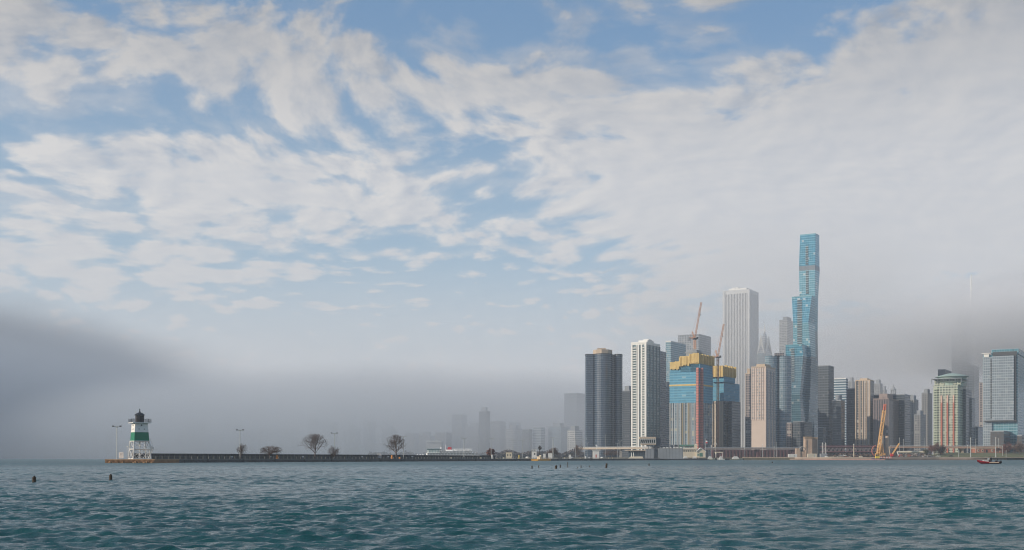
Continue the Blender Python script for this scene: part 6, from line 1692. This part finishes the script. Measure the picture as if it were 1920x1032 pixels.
def person(x, y, z):
    """helmsman leaning forward over the console, facing the bow (-X)"""
    t = thing('person', 'person in dark clothing standing at the console of the red boat', 'person', (x, y, z))
    J = [((0, 0, .95), .15), ((-.06, 0, 1.12), .15), ((-.16, 0, 1.32), .18), ((-.22, 0, 1.46), .10), ((-.26, 0, 1.53), .062),
         ((-.14, -.19, 1.40), .075), ((-.28, -.26, 1.17), .055), ((-.50, -.20, 1.10), .042), ((-.58, -.18, 1.10), .04),
         ((-.14, .19, 1.40), .075), ((-.28, .26, 1.17), .055), ((-.50, .20, 1.10), .042), ((-.58, .18, 1.10), .04),
         ((.02, -.11, .86), .11), ((-.08, -.13, .48), .07), ((.04, -.13, .09), .05), ((-.10, -.14, .04), .045),
         ((.02, .11, .86), .11), ((-.02, .13, .48), .07), ((.10, .13, .09), .05), ((-.04, .14, .04), .045)]
    E = [(0, 1), (1, 2), (2, 3), (3, 4), (2, 5), (5, 6), (6, 7), (7, 8), (2, 9), (9, 10), (10, 11), (11, 12), (0, 13), (13, 14), (14, 15), (15, 16), (0, 17), (17, 18), (18, 19), (19, 20)]
    for s_, hand in ((-1, 8), (1, 12)):      # five fingers curled over the rim of the wheel
        h = J[hand][0]
        for k in range(5):
            a = len(J); o = (k - 2) * .018
            p1 = (h[0] - .045, h[1] + o * (1 if k < 4 else 1), h[2] + .012); p2 = (h[0] - .07 + (k == 4) * .03, h[1] + o * 1.1, h[2] - .02 - (k == 1) * .006)
            if k == 4: p1 = (h[0] - .02, h[1] - s_ * .045, h[2] - .01); p2 = (h[0] - .045, h[1] - s_ * .055, h[2] - .03)
            J += [(p1, .010), (p2, .008)]; E += [(hand, a), (a, a + 1)]
    me = bpy.data.meshes.new('body'); me.from_pydata([j[0] for j in J], E, []); me.update()
    o = bpy.data.objects.new('body', me); C.objects.link(o); o.parent = t
    sk = o.modifiers.new('skin', 'SKIN'); o.modifiers.new('sub', 'SUBSURF').levels = 1; o.modifiers['sub'].render_levels = 2
    me.skin_vertices[0].data[0].use_root = True
    for i, j in enumerate(J): me.skin_vertices[0].data[i].radius = (j[1], j[1])
    me.materials.append(plain('dark_jacket', (.03, .035, .05), .85))
    skin = plain('skin', (.42, .26, .19), .6, var=.05)
    b = MB(); hx, hz_ = x - .30, z + 1.64
    for (r0, z0), (r1, z1) in zip([(.045, -.12), (.078, -.08), (.088, 0), (.08, .07)], [(.078, -.08), (.088, 0), (.08, .07), (.0, .115)]):
        b.lathe((hx, y, hz_), [(r0, z0), (r1, z1)], 14)
    b.box((hx - .092, y, hz_ - .01), (.03, .026, .045)); b.box((hx - .082, y, hz_ - .055), (.012, .045, .012))
    for s_ in (-1, 1): b.box((hx, y + s_ * .088, hz_ - .005), (.035, .014, .055)); b.box((hx - .084, y + s_ * .032, hz_ + .015), (.01, .02, .012))
    b.build('head', skin, t, smooth=True)
    b = MB(); b.lathe((hx + .012, y, hz_), [(.094, .01), (.098, .05), (.075, .10), (0, .13)], 14); b.lathe((hx + .02, y, hz_), [(.08, -.07), (.092, .012)], 14); b.build('hair', plain('brown_hair', (.09, .045, .025), .8), t, smooth=True)
person(L1 - 2.1, BD, .55)
# far low shore line in the mist
b = MB(); rr = random.Random(77)
def far_trees(label, px0, px1, d, r0, n, seed, col):
    rr = random.Random(seed); b = MB()
    for k in range(n):
        px = rr.uniform(px0, px1); c = at(px, d + rr.uniform(0, 60), GZ)
        h = (zrow(r0, d) - GZ) * (.45 + .55 * rr.random()) * (.75 + .25 * math.sin(px * .13) * math.sin(px * .031))
        q = Vector((c.x, c.y, GZ + h * rr.random() ** .7)); s = rr.uniform(1.0, 2.6)
        a1 = Vector((rr.gauss(0, 1), rr.gauss(0, 1), rr.gauss(0, 1))).normalized(); a2 = a1.orthogonal().normalized()
        b.face([q + a1 * s, q + a2 * s * .7, q - a1 * s, q - a2 * s * .7])
    tag(b.build('far_woods', plain('far_leaves_%d' % seed, col, .9, var=.4)), label, 'woods', None, 'stuff')
far_trees('misty strip of bare park trees behind the lock', 930, 1100, 1900, 842, 5200, 1, (.10, .085, .08))
far_trees('misty strip of park trees behind the ferry', 690, 935, 2600, 844, 4200, 2, (.10, .09, .085))
far_trees('brown bushes under the elevated roads', 1545, 1760, 1400, 849, 2600, 3, (.10, .065, .045))
far_trees('faint bushes along the far shore left of the ferry', 300, 700, 3350, 848, 3000, 4, (.09, .09, .085))

# ------------------------------------------------------------------ air: haze box and the fog inside it
def volume_mat(name, col, dens, aniso=.2, falloff=None, hetero=0.0, nscale=.003, seed=0.0):
    m_ = bpy.data.materials.new(name); m_.use_nodes = True
    t = NT(m_.node_tree); t.n.clear()
    p = t.new('ShaderNodeVolumePrincipled'); o = t.new('ShaderNodeOutputMaterial'); t.l.new(p.outputs[0], o.inputs['Volume'])
    p.inputs['Color'].default_value = col + (1,); p.inputs['Anisotropy'].default_value = aniso; p.inputs['Density'].default_value = dens
    if falloff:
        tcn = t.new('ShaderNodeTexCoord'); v = tcn.outputs['Object']
        x, y, z = t.sep(v)
        n_ = t.noise(t.vm('ADD', t.vm('MULTIPLY', v, (1, 1, 1.8)), (seed, seed * .7, 0)), nscale, 5, .58)
        e = t.m('ADD', t.m('ADD', t.m('POWER', t.m('ABSOLUTE', t.m('DIVIDE', x, falloff[0])), 2), t.m('POWER', t.m('ABSOLUTE', t.m('DIVIDE', y, falloff[1])), 2)), t.m('POWER', t.m('ABSOLUTE', t.m('DIVIDE', z, falloff[2])), 2))
        e = t.m('ADD', e, t.m('MULTIPLY', t.m('SUBTRACT', n_, .5), hetero))
        t.l.new(t.m('MULTIPLY', t.rng(e, .95, .15), dens), p.inputs['Density'])
    return m_
hz = MB(); hz.box((0, 7000, 219.5), (32000, 17800, 441))
hz = tag(hz.build('haze', volume_mat('haze_air', (.78, .84, .92), 1.25e-4, .1)), kind='stuff')
def fog(label, c, half, col, dens, hetero, nscale, seed):
    b = MB(); b.M = None
    b.box((0, 0, 0), [q * 2 for q in half])
    o = b.build('fog_bank', volume_mat('fog', col, dens, .1, half, hetero, nscale, seed))
    o.location = c
    tag(o, label, 'fog', 'banks of fog drifting among the towers', 'stuff')
fog('dark fog bank lying over the far shore behind the lighthouse', (-2420, 3450, 50), (2120, 1300, 410), (.40, .47, .56), 3.6e-3, 1.15, .0011, 0)  # grey of a bank in shadow, put into the fog colour
fog('pale fog bank dissolving the tops of the buildings behind the ferry', (-230, 3150, 60), (1280, 900, 200), (.74, .77, .81), 3.0e-3, .9, .002, 10)
fog('grey cloud of fog swallowing the top of the spired glass tower', (1350, 2540, 268), (790, 340, 130), (.99, .985, .985), 1.15e-2, 1.0, .004, 40)
fog('broad grey fog bank behind the right half of the skyline', (1450, 3500, 150), (1050, 500, 420), (.97, .96, .96), 2.0e-3, .9, .002, 70)
fog('thin pale mist veiling the white stone skyscraper and its neighbours', (480, 2215, 240), (440, 150, 230), (.98, .97, .96), 2.7e-3, 1.0, .005, 90)
